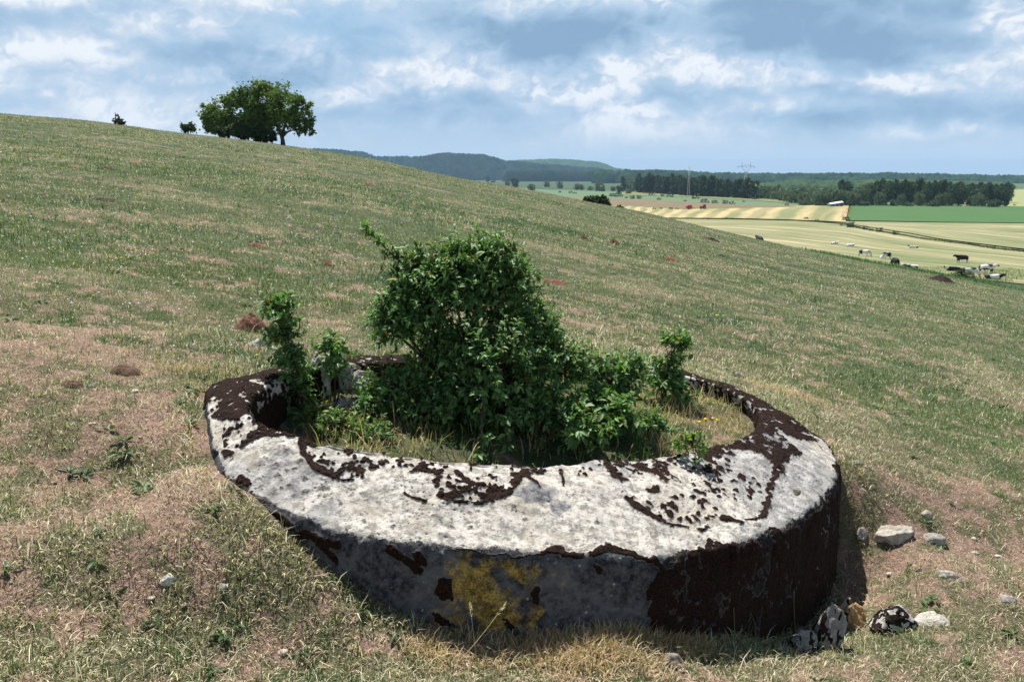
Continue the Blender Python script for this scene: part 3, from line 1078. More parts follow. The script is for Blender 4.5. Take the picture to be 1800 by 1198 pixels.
def build_grass():
    X, Y, H, Wd, T = [], [], [], [], []
    # tufts: clustered centres, then blades round them
    for (nt, y0, y1, pw, nb, spread, h0, h1, w0, w1) in [
            (26000, 1.7, 6.5, 1.3, 9, 0.018, 0.012, 0.045, 0.0016, 0.0034),
            (26000, 6.0, 16, 1.6, 6, 0.030, 0.018, 0.055, 0.003, 0.006),
            (36000, 15, 42, 1.8, 5, 0.05, 0.02, 0.055, 0.006, 0.012),
            (36000, 38, 112, 1.7, 4, 0.10, 0.035, 0.08, 0.013, 0.026)]:
        cx, cy = scatter(nt, y0, y1, pw)
        soil, dry, lush = masks(cx, cy)
        keep = rng.random(nt) < (1 - 0.62 * soil)
        cx, cy, soil, lush = cx[keep], cy[keep], soil[keep], lush[keep]
        k = len(cx)
        size = np.exp(rng.normal(0, 0.35, k)) * (1 + 0.9 * lush)
        ix = np.repeat(np.arange(k), nb)
        x = cx[ix] + rng.normal(0, 1, len(ix)) * spread * (0.6 + size[ix] * 0.6)
        y = cy[ix] + rng.normal(0, 1, len(ix)) * spread * (0.6 + size[ix] * 0.6)
        X.append(x)
        Y.append(y)
        H.append(rng.uniform(h0, h1, len(ix)) * size[ix])
        Wd.append(rng.uniform(w0, w1, len(ix)))
    # lone blades filling the gaps
    for (n, y0, y1, pw, h0, h1, w0, w1) in [(120000, 1.7, 7, 1.4, .008, .035, .0014, .003), (70000, 6.5, 20, 1.7, .02, .05, .004, .008), (60000, 18, 60, 1.9, .03, .08, .01, .02)]:
        x, y = scatter(n, y0, y1, pw)
        X.append(x)
        Y.append(y)
        H.append(rng.uniform(h0, h1, n))
        Wd.append(rng.uniform(w0, w1, n))
    lx, ly = scatter(170000, 1.7, 9, 1.4)
    ls, ld, ll = masks(lx, ly)
    kk_ = rng.random(len(lx)) < (.25 + .75 * ls)
    lx, ly = lx[kk_], ly[kk_]
    m_ = clear_of_ring(lx, ly)
    lx, ly = lx[m_], ly[m_]
    n_l = len(lx)
    t_ = rng.random(n_l)[:, None]
    lc = np.array([0.24, 0.16, 0.10]) * (1 - t_) + np.array([0.70, 0.60, 0.44]) * t_
    o = blades('straw_litter', lx, ly, ground(lx, ly) + .004, rng.uniform(.006, .032, n_l), rng.uniform(.0012, .003, n_l), rng.uniform(0, 6.28, n_l), rng.uniform(1.15, 1.55, n_l), lc, M_GRASS, curl=.05)
    tag(o, 'broken straw and dead leaves lying flat over the bare earth', 'litter', None, 'stuff')
    # taller unmown growth hugging the concrete
    for n_, side, lo, hi in ((8000, 'out', .02, .085),):
        j = rng.integers(0, NS, n_)
        P = LI[j]
        tv = np.roll(LI, -3, 0) - np.roll(LI, 3, 0)
        nr_ = np.stack([tv[:, 1], -tv[:, 0]], 1)
        nr_ /= np.linalg.norm(nr_, axis=1)[:, None]
        nr_ *= np.sign((nr_ * (LI - IN)[:, :2]).sum(1).mean())
        dd = 0.04 + np.abs(rng.normal(0, 0.07, n_))
        X.append(P[:, 0] + nr_[j, 0] * dd)
        Y.append(P[:, 1] + nr_[j, 1] * dd)
        H.append(rng.uniform(lo, hi, n_) * np.where(rng.random(n_) < 0.5, 0.4, 1))
        Wd.append(rng.uniform(.0018, .0036, n_))
    x, y, h, wd = map(np.concatenate, (X, Y, H, Wd))
    m = clear_of_ring(x, y)
    x, y, h, wd = x[m], y[m], h[m], wd[m]
    z = ground(x, y)
    n = len(x)
    soil, dry, lush = masks(x, y)
    m = rng.random(n) > soil * 0.35
    x, y, h, wd, z, soil, dry, lush = [a[m] for a in (x, y, h, wd, z, soil, dry, lush)]
    n = len(x)
    c, isdry = blade_colour(x, y, n, dry, lush, soil)
    lean = np.where(isdry, rng.uniform(0.5, 1.45, n), rng.uniform(0.1, 1.05, n))
    az = rng.uniform(0, 2 * math.pi, n)
    o = blades('meadow_grass', x, y, z, h, wd, az, lean, c, M_GRASS)
    tag(o, 'short dry and green pasture grass covering the hillside', 'grass', None, 'stuff')

    # grass and weeds inside the ring
    n = 22000
    x, y = rng.uniform(-1.6, 1.4, n), rng.uniform(2.6, 5.9, n)
    dI = sdist(POLY_I, x, y)
    m = dI < -0.05
    x, y = x[m], y[m]
    n = len(x)
    z = ground(x, y)
    p = np.stack([x, y], 1)
    f = fbm(p, 2.5, 3, 7)
    dryk = sstep(0.40, 0.55, f + 0.25 * sstep(0.4, 0.9, x) - 0.1 * (x < 0))
    t = rng.random(n)[:, None]
    g = np.array([0.05, 0.10, 0.02]) * (1 - t) + np.array([0.13, 0.20, 0.05]) * t
    s = np.array([0.40, 0.29, 0.14]) * (1 - t) + np.array([0.62, 0.50, 0.28]) * t
    c = np.where((rng.random(n) < dryk * 0.85 + 0.1)[:, None], s, g)
    h = rng.uniform(0.04, 0.12, n) * np.where(rng.random(n) < 0.15, 1.5, 0.75)
    o = blades('rank_grass', x, y, z, h, rng.uniform(.002, .0045, n), rng.uniform(0, 6.28, n), rng.uniform(.1, 1.0, n), c, M_GRASS)
    tag(o, 'uncut dry and green grass growing inside the concrete ring', 'grass', None, 'stuff')


build_grass()


def build_weeds():
    n = 1500
    x, y = scatter(n, 1.8, 22, 1.45)
    sl, dr, lu = masks(x, y)
    k = clear_of_ring(x, y) & (rng.random(n) < .45 + .5 * lu)
    x, y = x[k], y[k]
    n = len(x)
    z = ground(x, y)
    nl = 8
    ix = np.repeat(np.arange(n), nl)
    a = rng.uniform(0, 6.28, len(ix))
    tilt = rng.uniform(.1, .9, len(ix))
    D = np.stack([np.cos(a), np.sin(a), tilt], 1)
    P = np.stack([x[ix], y[ix], z[ix] + .004], 1) + D * np.array([.004, .004, 0])
    L = rng.uniform(.018, .05, n)[ix] * rng.uniform(.6, 1.2, len(ix)) * (1 + .04 * y[ix])
    t = rng.random(n)[ix][:, None]
    c = np.array([.035, .085, .03]) * (1 - t) + np.array([.11, .17, .055]) * t
    o = leaves_mesh('broad_leaf_weeds', P, D, np.tile((0, 0, 1.0), (len(ix), 1)) + rng.normal(0, .25, (len(ix), 3)), L, L * rng.uniform(.22, .42, len(ix)), c * rng.uniform(.7, 1.3, (len(ix), 1)), M_LEAF, droop=.35)
    tag(o, 'small broad-leaved weed rosettes scattered through the turf', 'weeds', None, 'stuff')
    n = 1300
    x, y = scatter(n, 1.9, 14, 1.5)
    k = clear_of_ring(x, y)
    x, y = x[k], y[k]
    n = len(x)
    t = rng.random(n)[:, None]
    c = np.array([.45, .36, .22]) * (1 - t) + np.array([.80, .72, .52]) * t
    o = blades('dry_stalks', x, y, ground(x, y), rng.uniform(.05, .14, n), rng.uniform(.0012, .0024, n), rng.uniform(0, 6.28, n), rng.uniform(.3, 1.25, n), c, M_GRASS, curl=.7)
    tag(o, 'long pale dry grass stalks sticking out of the turf', 'grass', None, 'stuff')


def build_flowers():
    # white clover heads and other tiny blooms in the turf: uncountable
    n = 5000
    x, y = scatter(n, 3.5, 45, 1.45)
    p = np.stack([x, y], 1)
    keep = (fbm(p, 0.35, 3, 101) > 0.50) & clear_of_ring(x, y)
    sl, _, _ = masks(x, y)
    keep &= sl < 0.3
    x, y = x[keep], y[keep]
    z = ground(x, y)
    n = len(x)
    r = (0.0055 + 0.0007 * y) * rng.uniform(.6, 1.1, n)
    r = np.minimum(r, 0.012)
    V = np.zeros((n, 6, 3))
    F = np.array([[0, 2, 4], [2, 1, 4], [1, 3, 4], [3, 0, 4], [2, 0, 5], [1, 2, 5], [3, 1, 5], [0, 3, 5]])
    offs = np.array([[1, 0, 0], [-1, 0, 0], [0, 1, 0], [0, -1, 0], [0, 0, .8], [0, 0, -.8]])
    c0 = np.stack([x, y, z + rng.uniform(0.02, 0.05, n)], 1)
    V = c0[:, None, :] + offs[None] * r[:, None, None]
    FF = (np.arange(n)[:, None, None] * 6 + F[None]).reshape(-1, 3)
    col = np.where((rng.random(n) < 0.06)[:, None], np.array([0.75, 0.55, 0.04]), np.array([0.72, 0.70, 0.62]))
    o = mk_mesh('clover_flowers', V.reshape(-1, 3), FF, col_mat('petal', 0.8), None, True, {'col': np.repeat(col, 6, 0)})
    tag(o, 'tiny white and yellow flower heads dotted through the turf', 'wildflowers', None, 'stuff')


build_flowers()


# ------------------------------------------------------------------ leaves
def leaves_mesh(name, P, D, Nn, L, Wd, colr, mat, parent=None, fold=0.25, droop=0.25):
    n = len(P)
    D = D / (np.linalg.norm(D, axis=1)[:, None] + 1e-9)
    Nn = Nn - D * (Nn * D).sum(1)[:, None]
    Nn /= np.linalg.norm(Nn, axis=1)[:, None] + 1e-9
    S = np.cross(D, Nn)
    L = L[:, None]
    Wd = Wd[:, None]
    V = np.zeros((n, 8, 3))
    cen = lambda t: P + D * L * t - Nn * L * droop * t * t
    V[:, 0] = P
    V[:, 1] = cen(.38)
    V[:, 2] = cen(.72)
    V[:, 3] = cen(1.0)
    V[:, 4] = cen(.36) + S * Wd * .5 + Nn * Wd * fold
    V[:, 5] = cen(.72) + S * Wd * .38 + Nn * Wd * fold * .8
    V[:, 6] = cen(.36) - S * Wd * .5 + Nn * Wd * fold
    V[:, 7] = cen(.72) - S * Wd * .38 + Nn * Wd * fold * .8
    pat = [(0, 4, 1), (0, 1, 6), (1, 4, 5, 2), (1, 2, 7, 6), (2, 5, 3), (2, 3, 7)]
    flat = np.concatenate([np.array(q) for q in pat])
    loops = (np.arange(n)[:, None] * 8 + flat[None]).reshape(-1)
    counts = np.tile([len(q) for q in pat], n)
    return mk_mesh(name, V.reshape(-1, 3), None, mat, parent, False, {'col': np.repeat(colr, 8, 0)}, loops, counts)


def rand_unit(n):
    v = rng.normal(0, 1, (n, 3))
    return v / np.linalg.norm(v, axis=1)[:, None]


def shrub(name, root_pos, blobs, nshoot, leaf, label, cat, sl=(0.10, 0.26), shoots_extra=(), hue=0.0, nleaf=16, stem_r=0.012, group=None, wood=(0.085, 0.06, 0.045)):
    """leafy shrub. blobs: (centre xyz, radii xyz, share). Shoots fan outward from each lobe, set with alternate leaves"""
    root = empty(name, root_pos)
    tag(root, label, cat, group)
    rp = np.array(root_pos)
    mb = MB()
    LP, LD, LN, LL, LW, LC = [], [], [], [], [], []
    tot = sum(b[2] for b in blobs)

    def shoot(a, d, ln, nl, bend=0.35, rad=0.0022):
        d = d / np.linalg.norm(d)
        side = rand_unit(1)[0]
        k = 6
        pts = []
        pcur = a.copy()
        dc = d.copy()
        for i in range(k + 1):
            pts.append(pcur.copy())
            dc = dc + side * bend / k + np.array([0, 0, 0.10 / k])
            dc /= np.linalg.norm(dc)
            pcur = pcur + dc * ln / k
        pts = np.array(pts)
        mb.tube(pts - rp, np.linspace(rad, rad * .4, k + 1), 4, wood, cap=False)
        tl = np.sort(rng.uniform(0.05, 1.0, nl))
        seg = np.minimum((tl * k).astype(int), k - 1)
        f = (tl * k - seg)[:, None]
        pp = pts[seg] * (1 - f) + pts[seg + 1] * f
        ax = pts[seg + 1] - pts[seg]
        ax /= np.linalg.norm(ax, axis=1)[:, None]
        r_ = rand_unit(nl)
        r_ -= ax * (r_ * ax).sum(1)[:, None]
        r_ /= np.linalg.norm(r_, axis=1)[:, None]
        dd = ax * 0.55 + r_ * 0.9 + np.array([0, 0, 0.12])
        nn = np.array([0, 0, 1.0]) + ax * 0.35 + rand_unit(nl) * 0.55
        LP.append(pp - rp)
        LD.append(dd)
        LN.append(nn)
        size = leaf * np.clip(rng.normal(1.0, 0.32, nl), 0.35, 1.7) * (1 - 0.25 * (tl > 0.85))
        LL.append(size)
        LW.append(size * rng.uniform(0.36, 0.52, nl))
        t = rng.random((nl, 1))
        young = (rng.random() < 0.10 + hue)
        a1, a2 = (np.array([0.070, 0.165, 0.052]), np.array([0.20, 0.34, 0.11])) if not young else (np.array([0.09, 0.18, 0.04]), np.array([0.17, 0.27, 0.06]))
        c = a1 * (1 - t) + a2 * t
        yl_ = rng.random(nl) < 0.014
        c *= rng.uniform(.65, 1.3, (nl, 1))
        c[yl_] = (0.38, 0.26, 0.05)
        dd_ = rng.random(nl) < 0.008
        c[dd_] = (0.16, 0.08, 0.03)
        LC.append(c)
    for (bc, br, share) in blobs:
        bc, br = np.array(bc), np.array(br)
        ns = int(nshoot * share / tot)
        # stem to the lobe
        mid = rp * 0.5 + bc * 0.5 + rand_unit(1)[0] * 0.04
        t = np.linspace(0, 1, 8)[:, None]
        curve = (1 - t) ** 2 * rp + 2 * t * (1 - t) * mid + t * t * bc
        mb.tube(curve - rp, np.linspace(stem_r, stem_r * .4, 8), 6, wood)
        for i in range(ns):
            u_ = rand_unit(1)[0]
            if u_[2] < -0.55:
                u_[2] *= -0.5
            rr = rng.uniform(0.35, 0.92) ** 0.7
            a = bc + u_ * br * rr
            if i % 4 == 0:
                b0 = bc + rand_unit(1)[0] * br * 0.12
                mb.tube(np.array([b0, (b0 + a) / 2 + rand_unit(1)[0] * .015, a]) - rp, np.array([stem_r * .32, stem_r * .22, .0022]), 4, wood, cap=False)
            d = u_ * 0.9 + rand_unit(1)[0] * 0.7 + np.array([0, 0, 0.25])
            shoot(a, d, rng.uniform(*sl), int(nleaf * rng.uniform(.6, 1.3)))
    for (a, b, nl, ln) in shoots_extra:
        a, b = np.array(a), np.array(b)
        mb.tube(np.array([a, (a + b) / 2 + np.array([0, 0, -.01]), b]) - rp, np.array([stem_r * .5, stem_r * .35, .003]), 5, wood, cap=False)
        for i in range(nl):
            f = rng.uniform(0.0, 1.0)
            q = a * (1 - f) + b * f
            shoot(q, (b - a) * 0.6 / np.linalg.norm(b - a) + rand_unit(1)[0] * 0.8, ln * rng.uniform(.5, 1.1), int(nleaf * .6))
    mb.build('branches', M_BARK, root)
    cat_ = lambda a: np.concatenate(a)
    leaves_mesh('foliage', cat_(LP), cat_(LD), cat_(LN), cat_(LL), cat_(LW), cat_(LC), M_LEAF, root)
    return root


def at(px, py, Y):
    """point on the ray through a photo px at forward distance Y"""
    d = ray(px, py)
    return d * (Y / d[1])


def fp(px, py):
    P = hit(px, py, pit=True)
    return P.x, P.y, gz(P.x, P.y)


def fz(px, Y):
    u = ray(px, 700)
    x = u[0] / u[1] * Y
    return x, Y, float(ground(x, Y)[0])


S39 = 1500 / 3.95


def lobe(cx, cy, rx, ry, Y, rz=None, share=1.0):
    s = Y / FPX
    c = at(cx, cy + 5, Y)
    sh = lambda q: max(q * 0.86 - 9, q * .45) * s
    return (c, (sh(rx), sh(rz if rz else (rx + ry) / 2), sh(ry)), share)


bx_, by_, bz_ = fz(838, 3.95)
shrub('thorn_bush', (bx_, by_, bz_ - .02),
      [lobe(830, 650, 120, 105, 3.95, 110, 3.2), lobe(800, 520, 95, 70, 4.0, 90, 1.9), lobe(875, 500, 75, 62, 4.0, 70, 1.3), lobe(925, 590, 60, 70, 3.95, 70, 1.3),
       lobe(730, 560, 52, 80, 3.95, 60, 1.1), lobe(690, 575, 34, 18, 3.95, 30, .35), lobe(760, 720, 85, 52, 3.78, 70, 1.3), lobe(905, 715, 85, 55, 3.75, 70, 1.4), lobe(985, 650, 52, 60, 3.9, 48, .9),
       lobe(820, 462, 70, 34, 4.0, 50, 1.0), lobe(870, 452, 34, 20, 4.0, 34, .35), lobe(735, 500, 46, 46, 4.0, 44, 1.0), lobe(700, 560, 40, 40, 4.0, 36, .6), lobe(700, 690, 40, 52, 3.85, 40, .6), lobe(975, 735, 55, 45, 3.75, 45, .6), lobe(880, 650, 75, 90, 3.72, 60, 1.0), lobe(660, 712, 30, 34, 3.8, 30, .3)],
      2250, 0.0285, 'big dense dark green thorn bush filling the middle of the concrete ring', 'bush', sl=(0.07, 0.17),
      shoots_extra=[(at(735, 485, 4.0), at(645, 404, 4.0), 26, .05), (at(738, 470, 4.0), at(740, 425, 4.0), 5, .05), (at(960, 560, 3.9), at(990, 600, 3.9), 6, .06), (at(850, 700, 3.5), at(845, 795, 3.42), 5, .07), (at(890, 720, 3.5), at(893, 800, 3.42), 6, .07)], nleaf=19)

x, y_, z_ = fp(532, 722)
Ys = y_
shrub('thorn_sapling', (x, y_, z_ - .02), [lobe(518, 700, 34, 40, Ys, 34, 1.0), lobe(514, 640, 24, 34, Ys, 26, .8), lobe(490, 548, 17, 30, Ys, 18, .6), lobe(502, 590, 20, 26, Ys, 20, .6)],
      150, 0.032, 'tall thin dark thorn sapling at the left inside the concrete ring', 'sapling', sl=(0.05, 0.12), nleaf=13, stem_r=.008)
x, y_, z_ = fp(588, 706)
Ys = y_
shrub('thorn_sapling', (x, y_, z_ - .02), [lobe(584, 618, 30, 22, Ys, 28, .9), lobe(590, 652, 18, 20, Ys, 20, .25)], 42, 0.034, 'small round-topped thorn sapling in front of the pale rocks in the ring', 'sapling', sl=(0.05, 0.12), nleaf=12, stem_r=.006)
x, y_, z_ = fp(1168, 712)
Ys = y_
shrub('thorn_sapling', (x, y_, z_ - .02), [lobe(1186, 604, 22, 20, Ys, 20, .5), lobe(1177, 640, 20, 26, Ys, 20, .5), lobe(1165, 675, 48, 32, Ys, 40, 1.0), lobe(1192, 700, 24, 26, Ys, 22, .4)], 110, 0.034,
      'upright thorn sapling with a knobbed top at the right rear of the ring', 'sapling', sl=(0.05, 0.12), nleaf=13, stem_r=.008)
x, y_, z_ = fz(1075, 4.0)
shrub('low_bush', (x, y_, z_ - .02), [lobe(1070, 668, 50, 36, 4.0, 44, 1.0), lobe(1045, 720, 40, 40, 3.9, 40, .8), lobe(1110, 655, 26, 22, 4.05, 26, .4), lobe(1090, 700, 34, 30, 3.95, 34, .5), lobe(1085, 742, 44, 30, 3.75, 34, .8), lobe(1030, 760, 40, 26, 3.6, 30, .6)], 250, 0.036,
      'spreading lower bush against the right side of the big bush', 'bush', sl=(0.06, 0.14), nleaf=14, hue=.08)
x, y_, z_ = fp(1145, 768)
shrub('weed_clump', (x, y_, z_ - .02), [lobe(1145, 745, 34, 16, 3.75, 34, 1.0)], 44, 0.026, 'low weedy clump inside the ring right of the big bush', 'weeds', sl=(0.04, 0.10), nleaf=12, hue=.15, stem_r=.004)
x, y_, z_ = fp(505, 752)
shrub('weed_clump', (x, y_, z_ - .02), [lobe(505, 735, 34, 16, 3.72, 30, 1.0), lobe(545, 742, 26, 14, 3.6, 24, .5)], 66, 0.024, 'bright green weeds at the foot of the tall thin sapling', 'weeds', sl=(0.04, 0.09), nleaf=12, hue=.45, stem_r=.004)
x, y_, z_ = fp(650, 780)
shrub('weed_clump', (x, y_, z_ - .02), [lobe(655, 760, 46, 16, 3.5, 30, 1.0), lobe(640, 735, 40, 20, 3.7, 26, .6)], 75, 0.022, 'pale leafy weeds behind the mossy front rim, left of the big bush', 'weeds', sl=(0.04, 0.09), nleaf=12, hue=.3, stem_r=.004)
x, y_, z_ = fp(600, 745)
shrub('weed_clump', (x, y_, z_ - .02), [lobe(600, 742, 44, 18, y_ - .05, 34, 1.0), lobe(560, 725, 30, 16, y_ + .1, 24, .5)], 80, 0.023, 'tangled green weeds between the tall sapling and the big bush', 'weeds', sl=(0.04, 0.09), nleaf=12, hue=.25, stem_r=.004)
x, y_, z_ = fz(1240, 3.3)
shrub('weed_clump', (x, y_, z_ - .01), [lobe(1215, 778, 34, 10, 3.3, 24, 1.0)], 30, 0.024, 'bright green seedlings behind the mossy right rim', 'weeds', sl=(0.03, 0.06), nleaf=8, hue=.9, stem_r=.003)


build_weeds()


# yellow blooms inside the ring
def yellow_flower(px, py, Y=None, label=None, group=None, s=1.0):
    P = hit(px, py, pit=True)
    root = empty('yellow_flower', (P.x, P.y, gz(P.x, P.y)))
    tag(root, label, 'flower', group)
    mb = MB()
    h = 0.06 * s
    mb.tube([(0, 0, 0), (0.004, 0, h * .5), (0.0, 0, h)], [.0018, .0015, .0013], 4, (0.08, 0.13, 0.04))
    mb.build('stem', M_BARK, root)
    pm = MB()
    for k in range(10):
        a = k * 2 * math.pi / 10
        ca, sa = math.cos(a), math.sin(a)
        r1, w_ = 0.017 * s, 0.0045 * s
        pm.add([(0, 0, h), (ca * r1 - sa * w_, sa * r1 + ca * w_, h + .006), (ca * r1 * 1.2, sa * r1 * 1.2, h + .004), (ca * r1 + sa * w_, sa * r1 - ca * w_, h + .006)], [(0, 3, 2, 1)], (0.85, 0.55, 0.02))
    pm.build('petals', M_GRASS, root)
    return root


for px, py, wh in ((1228, 757, 'first from the left'), (1239, 752, 'second from the left'), (1252, 748, 'third from the left'), (1260, 753, 'rightmost')):
    yellow_flower(px, py, label='yellow flower, %s of four inside the right side of the ring' % wh, group='yellow flowers inside the ring', s=0.5)
yellow_flower(1260, 566, label='lone bright yellow flower in the turf behind the ring', s=1.1)


# ------------------------------------------------------------------ stones
def ico(sub=4):
    import bmesh
    bm = bmesh.new()
    bmesh.ops.create_icosphere(bm, subdivisions=sub, radius=1.0)
    v = np.array([q.co[:] for q in bm.verts])
    f = np.array([[q.index for q in g.verts] for g in bm.faces])
    bm.free()
    return v, f


ICO = {s: ico(s) for s in (2, 3, 4, 5)}


def stone_material():
    m, t, b = new_mat('limestone')
    P = objc(t)
    a = t.noise(P, 30, 6, 0.7)
    c = t.noise(P, 110, 4, 0.7)
    base = t.attr('col', 'Color')
    k = t.m('MULTIPLY', t.ss(a, 0.3, 0.7, 0.65, 1.15), t.ss(c, 0.3, 0.7, 0.75, 1.15))
    base = t.mix(1.0, base, t.comb(k, k, k), 'MULTIPLY')
    base = t.mix(t.ss(c, 0.60, 0.68, 0, 0.7), base, (0.07, 0.065, 0.06))
    mossc = t.mix(t.ss(c, 0.4, 0.65), (0.009, 0.006, 0.005), (0.035, 0.018, 0.011))
    base = t.mix(t.ss(t.attr('moss'), 0.4, 0.55), base, mossc)
    t.l.new(base, b.inputs['Base Color'])
    b.inputs['Roughness'].default_value = 0.95
    bump(t, b, t.m('ADD', a, c), 0.7, 0.008)
    return m


M_STONE = stone_material()


def stone(px, py, wpx, hpx, label, seed, base=(0.62, 0.57, 0.50), moss=0.0, flat=0.6, depth=0.7, sink=0.25, sub=4, group=None, rot=0.0, orange=None, facet=0.35, pit=False, mossy_noise=22, P=None, name='stone', boxy=0.0):
    if P is None:
        P = hit(px, py + hpx * 0.35, pit=pit)
    s = P.y / FPX / (cp * 1.0)
    rx, rz = wpx * s / 2, hpx * s / 2 * 1.15
    ry = rx * depth
    v, f = ICO[sub]
    r_ = np.random.default_rng(seed)
    V = v.copy()
    if boxy:
        V = V / (np.abs(V).max(1)[:, None] ** boxy)
    # plane cuts make facets
    for i in range(13):
        n = r_.normal(0, 1, 3)
        n /= np.linalg.norm(n)
        dcut = r_.uniform(1 - facet, 0.93)
        d = V @ n
        V = V - n * np.maximum(d - dcut, 0)[:, None]
    V = V * (1 + (fbm(v + seed, 1.8, 4, seed) - .5)[:, None] * 0.5 + (fbm(v + seed, 8, 3, seed + 1) - .5)[:, None] * 0.12)
    mk = np.zeros(len(V))
    if moss:
        mk = sstep(1 - moss, 1 - moss + 0.08, np.clip((fbm(v + seed, mossy_noise / 8, 4, seed + 5) - .5) * 2.2 + .5, 0, 1))
        V = V * (1 + 0.03 * mk)[:, None]
    V[:, 2] = np.where(V[:, 2] < -.3, -.3 + (V[:, 2] + .3) * .15, V[:, 2])
    V = V * np.array([rx, ry, rz * 1.35])
    cr, sr = math.cos(rot), math.sin(rot)
    V[:, 0], V[:, 2] = V[:, 0] * cr - V[:, 2] * sr, V[:, 0] * sr + V[:, 2] * cr
    c = np.tile(base, (len(V), 1)) * 0.78 * (0.85 + 0.3 * fbm(v, 2.5, 3, seed + 3))[:, None]
    if orange is not None:
        k = sstep(0.1, 0.45, v @ np.array(orange))[:, None]
        c = c * (1 - k) + np.array([0.62, 0.36, 0.17]) * (0.6 + 0.8 * fbm(v, 3.5, 4, seed))[:, None] * k
        mk = mk * (1 - k[:, 0] * 0.85)
    zb = gz(P.x, P.y)
    lo = V[:, 2].min()
    o = mk_mesh(name, V, f, M_STONE, None, True, {'col': c, 'moss': mk})
    o.location = (P.x, P.y, zb - lo - (V[:, 2].max() - lo) * (sink + 0.04))
    tag(o, label, 'stone', group)
    return o


stone(1450, 1095, 74, 120, 'tall mottled grey and black rock leaning by the right foot of the ring', 11, (0.40, 0.38, 0.36), moss=0.42, sink=.12, sub=5, depth=.8, rot=-.15, facet=.5, mossy_noise=26)
stone(1492, 1082, 66, 60, 'orange and cream broken rock beside the mottled one', 15, (0.60, 0.45, 0.30), moss=0.3, sink=.2, sub=5, orange=(.6, -.6, .1), facet=.3, depth=.95)
stone(1412, 1122, 60, 44, 'low grey lichen-specked stone at the front of the rock pile', 23, (0.42, 0.41, 0.40), moss=0.30, sink=.2, sub=4)
stone(1573, 1090, 96, 50, 'black mossy rock with white patches, lying on the turf', 31, (0.74, 0.71, 0.66), moss=0.62, sink=.3, sub=5, rot=-.22, facet=.25, mossy_noise=44)
stone(1572, 932, 76, 27, 'flat pale slab with a dark front edge, right of the ring', 41, (0.62, 0.56, 0.48), sink=.58, sub=5, depth=.6, facet=.2, boxy=.5)
stone(1514, 936, 22, 22, 'small pale stone touching the left end of the flat slab', 43, (0.55, 0.50, 0.44), sub=3)
stone(1640, 938, 56, 40, 'wide flat grey stone bedded in turf right of the flat slab', 47, (0.50, 0.47, 0.42), sink=.6, sub=4, depth=.9, boxy=.5, moss=.15)
stone(1628, 906, 24, 16, 'small round cream stone behind the wide flat grey stone', 49, (0.62, 0.52, 0.42), sub=3)
stone(1638, 1092, 66, 26, 'long low pale stone to the right of the black mossy rock', 53, (0.66, 0.62, 0.55), sink=.55, depth=.9, boxy=.5, sub=5)
stone(1665, 1010, 40, 16, 'pale flat stone in turf, upper of the pair far right', 57, (0.60, 0.55, 0.47), sink=.4)
stone(1690, 1022, 26, 14, 'pinkish flat stone in turf, lower of the pair far right', 59, (0.52, 0.40, 0.34), sink=.4, sub=3)
stone(1617, 1006, 12, 8, 'tiny cream pebble above the black mossy rock', 61, (0.70, 0.62, 0.52), sub=3)
stone(1770, 1055, 44, 22, 'rounded grey stone at the right edge of the picture', 63, (0.46, 0.43, 0.40), sink=.5)
stone(1180, 1158, 60, 26, 'low dark-fronted stone sunk in dry grass before the ring', 67, (0.36, 0.31, 0.26), sink=.35, moss=.3)
stone(1190, 1105, 60, 14, 'thin flat stone at the front foot of the ring', 69, (0.42, 0.37, 0.31), sink=.45)
stone(296, 1009, 34, 20, 'white angular stone on the bare earth at lower left', 71, (0.72, 0.68, 0.62), sub=4, sink=.5, boxy=.5)
stone(392, 1024, 30, 14, 'white flat stone between grass tufts left of the ring', 73, (0.62, 0.60, 0.57), sub=4, sink=.55, boxy=.5)
stone(455, 598, 40, 18, 'white lumpy stone beyond the left rim, below the red molehill', 79, (0.66, 0.63, 0.58), sub=4, depth=.8, moss=.15)
stone(480, 610, 22, 10, 'small pale stone just right of the white lumpy stone', 81, (0.60, 0.53, 0.46), sub=3)
stone(1296, 658, 26, 14, 'grey stone in the turf just behind the right rear rim', 83, (0.46, 0.42, 0.40), sub=3)
stone(1505, 812, 24, 12, 'grey stone in the turf at the right shoulder of the ring', 85, (0.46, 0.41, 0.37), sub=3, sink=.4)
stone(322, 768, 14, 8, 'lone white pebble left of the ring', 87, (0.72, 0.66, 0.56), sub=3)
stone(648, 662, 54, 62, 'pointed white boulder inside the ring below the dark rear rim', 91, (0.74, 0.69, 0.60), sub=5, pit=True, P=hit(645, 690, pit=True), sink=.15, facet=.45, depth=.6)
stone(562, 655, 40, 84, 'tall white boulder inside the ring behind the small sapling', 93, (0.70, 0.67, 0.63), sub=5, pit=True, P=hit(566, 692, pit=True), sink=.1, facet=.4, moss=.15, depth=.6)
stone(606, 655, 36, 62, 'grey-white boulder inside the ring between the two whiter ones', 95, (0.58, 0.57, 0.58), sub=4, pit=True, P=hit(605, 684, pit=True), sink=.1, facet=.4, moss=.25, depth=.6)
stone(622, 705, 64, 30, 'low grey rubble stone inside the ring left of the big bush', 97, (0.42, 0.42, 0.45), sub=4, pit=True, P=hit(612, 718, pit=True), sink=.3, facet=.4, moss=.2)


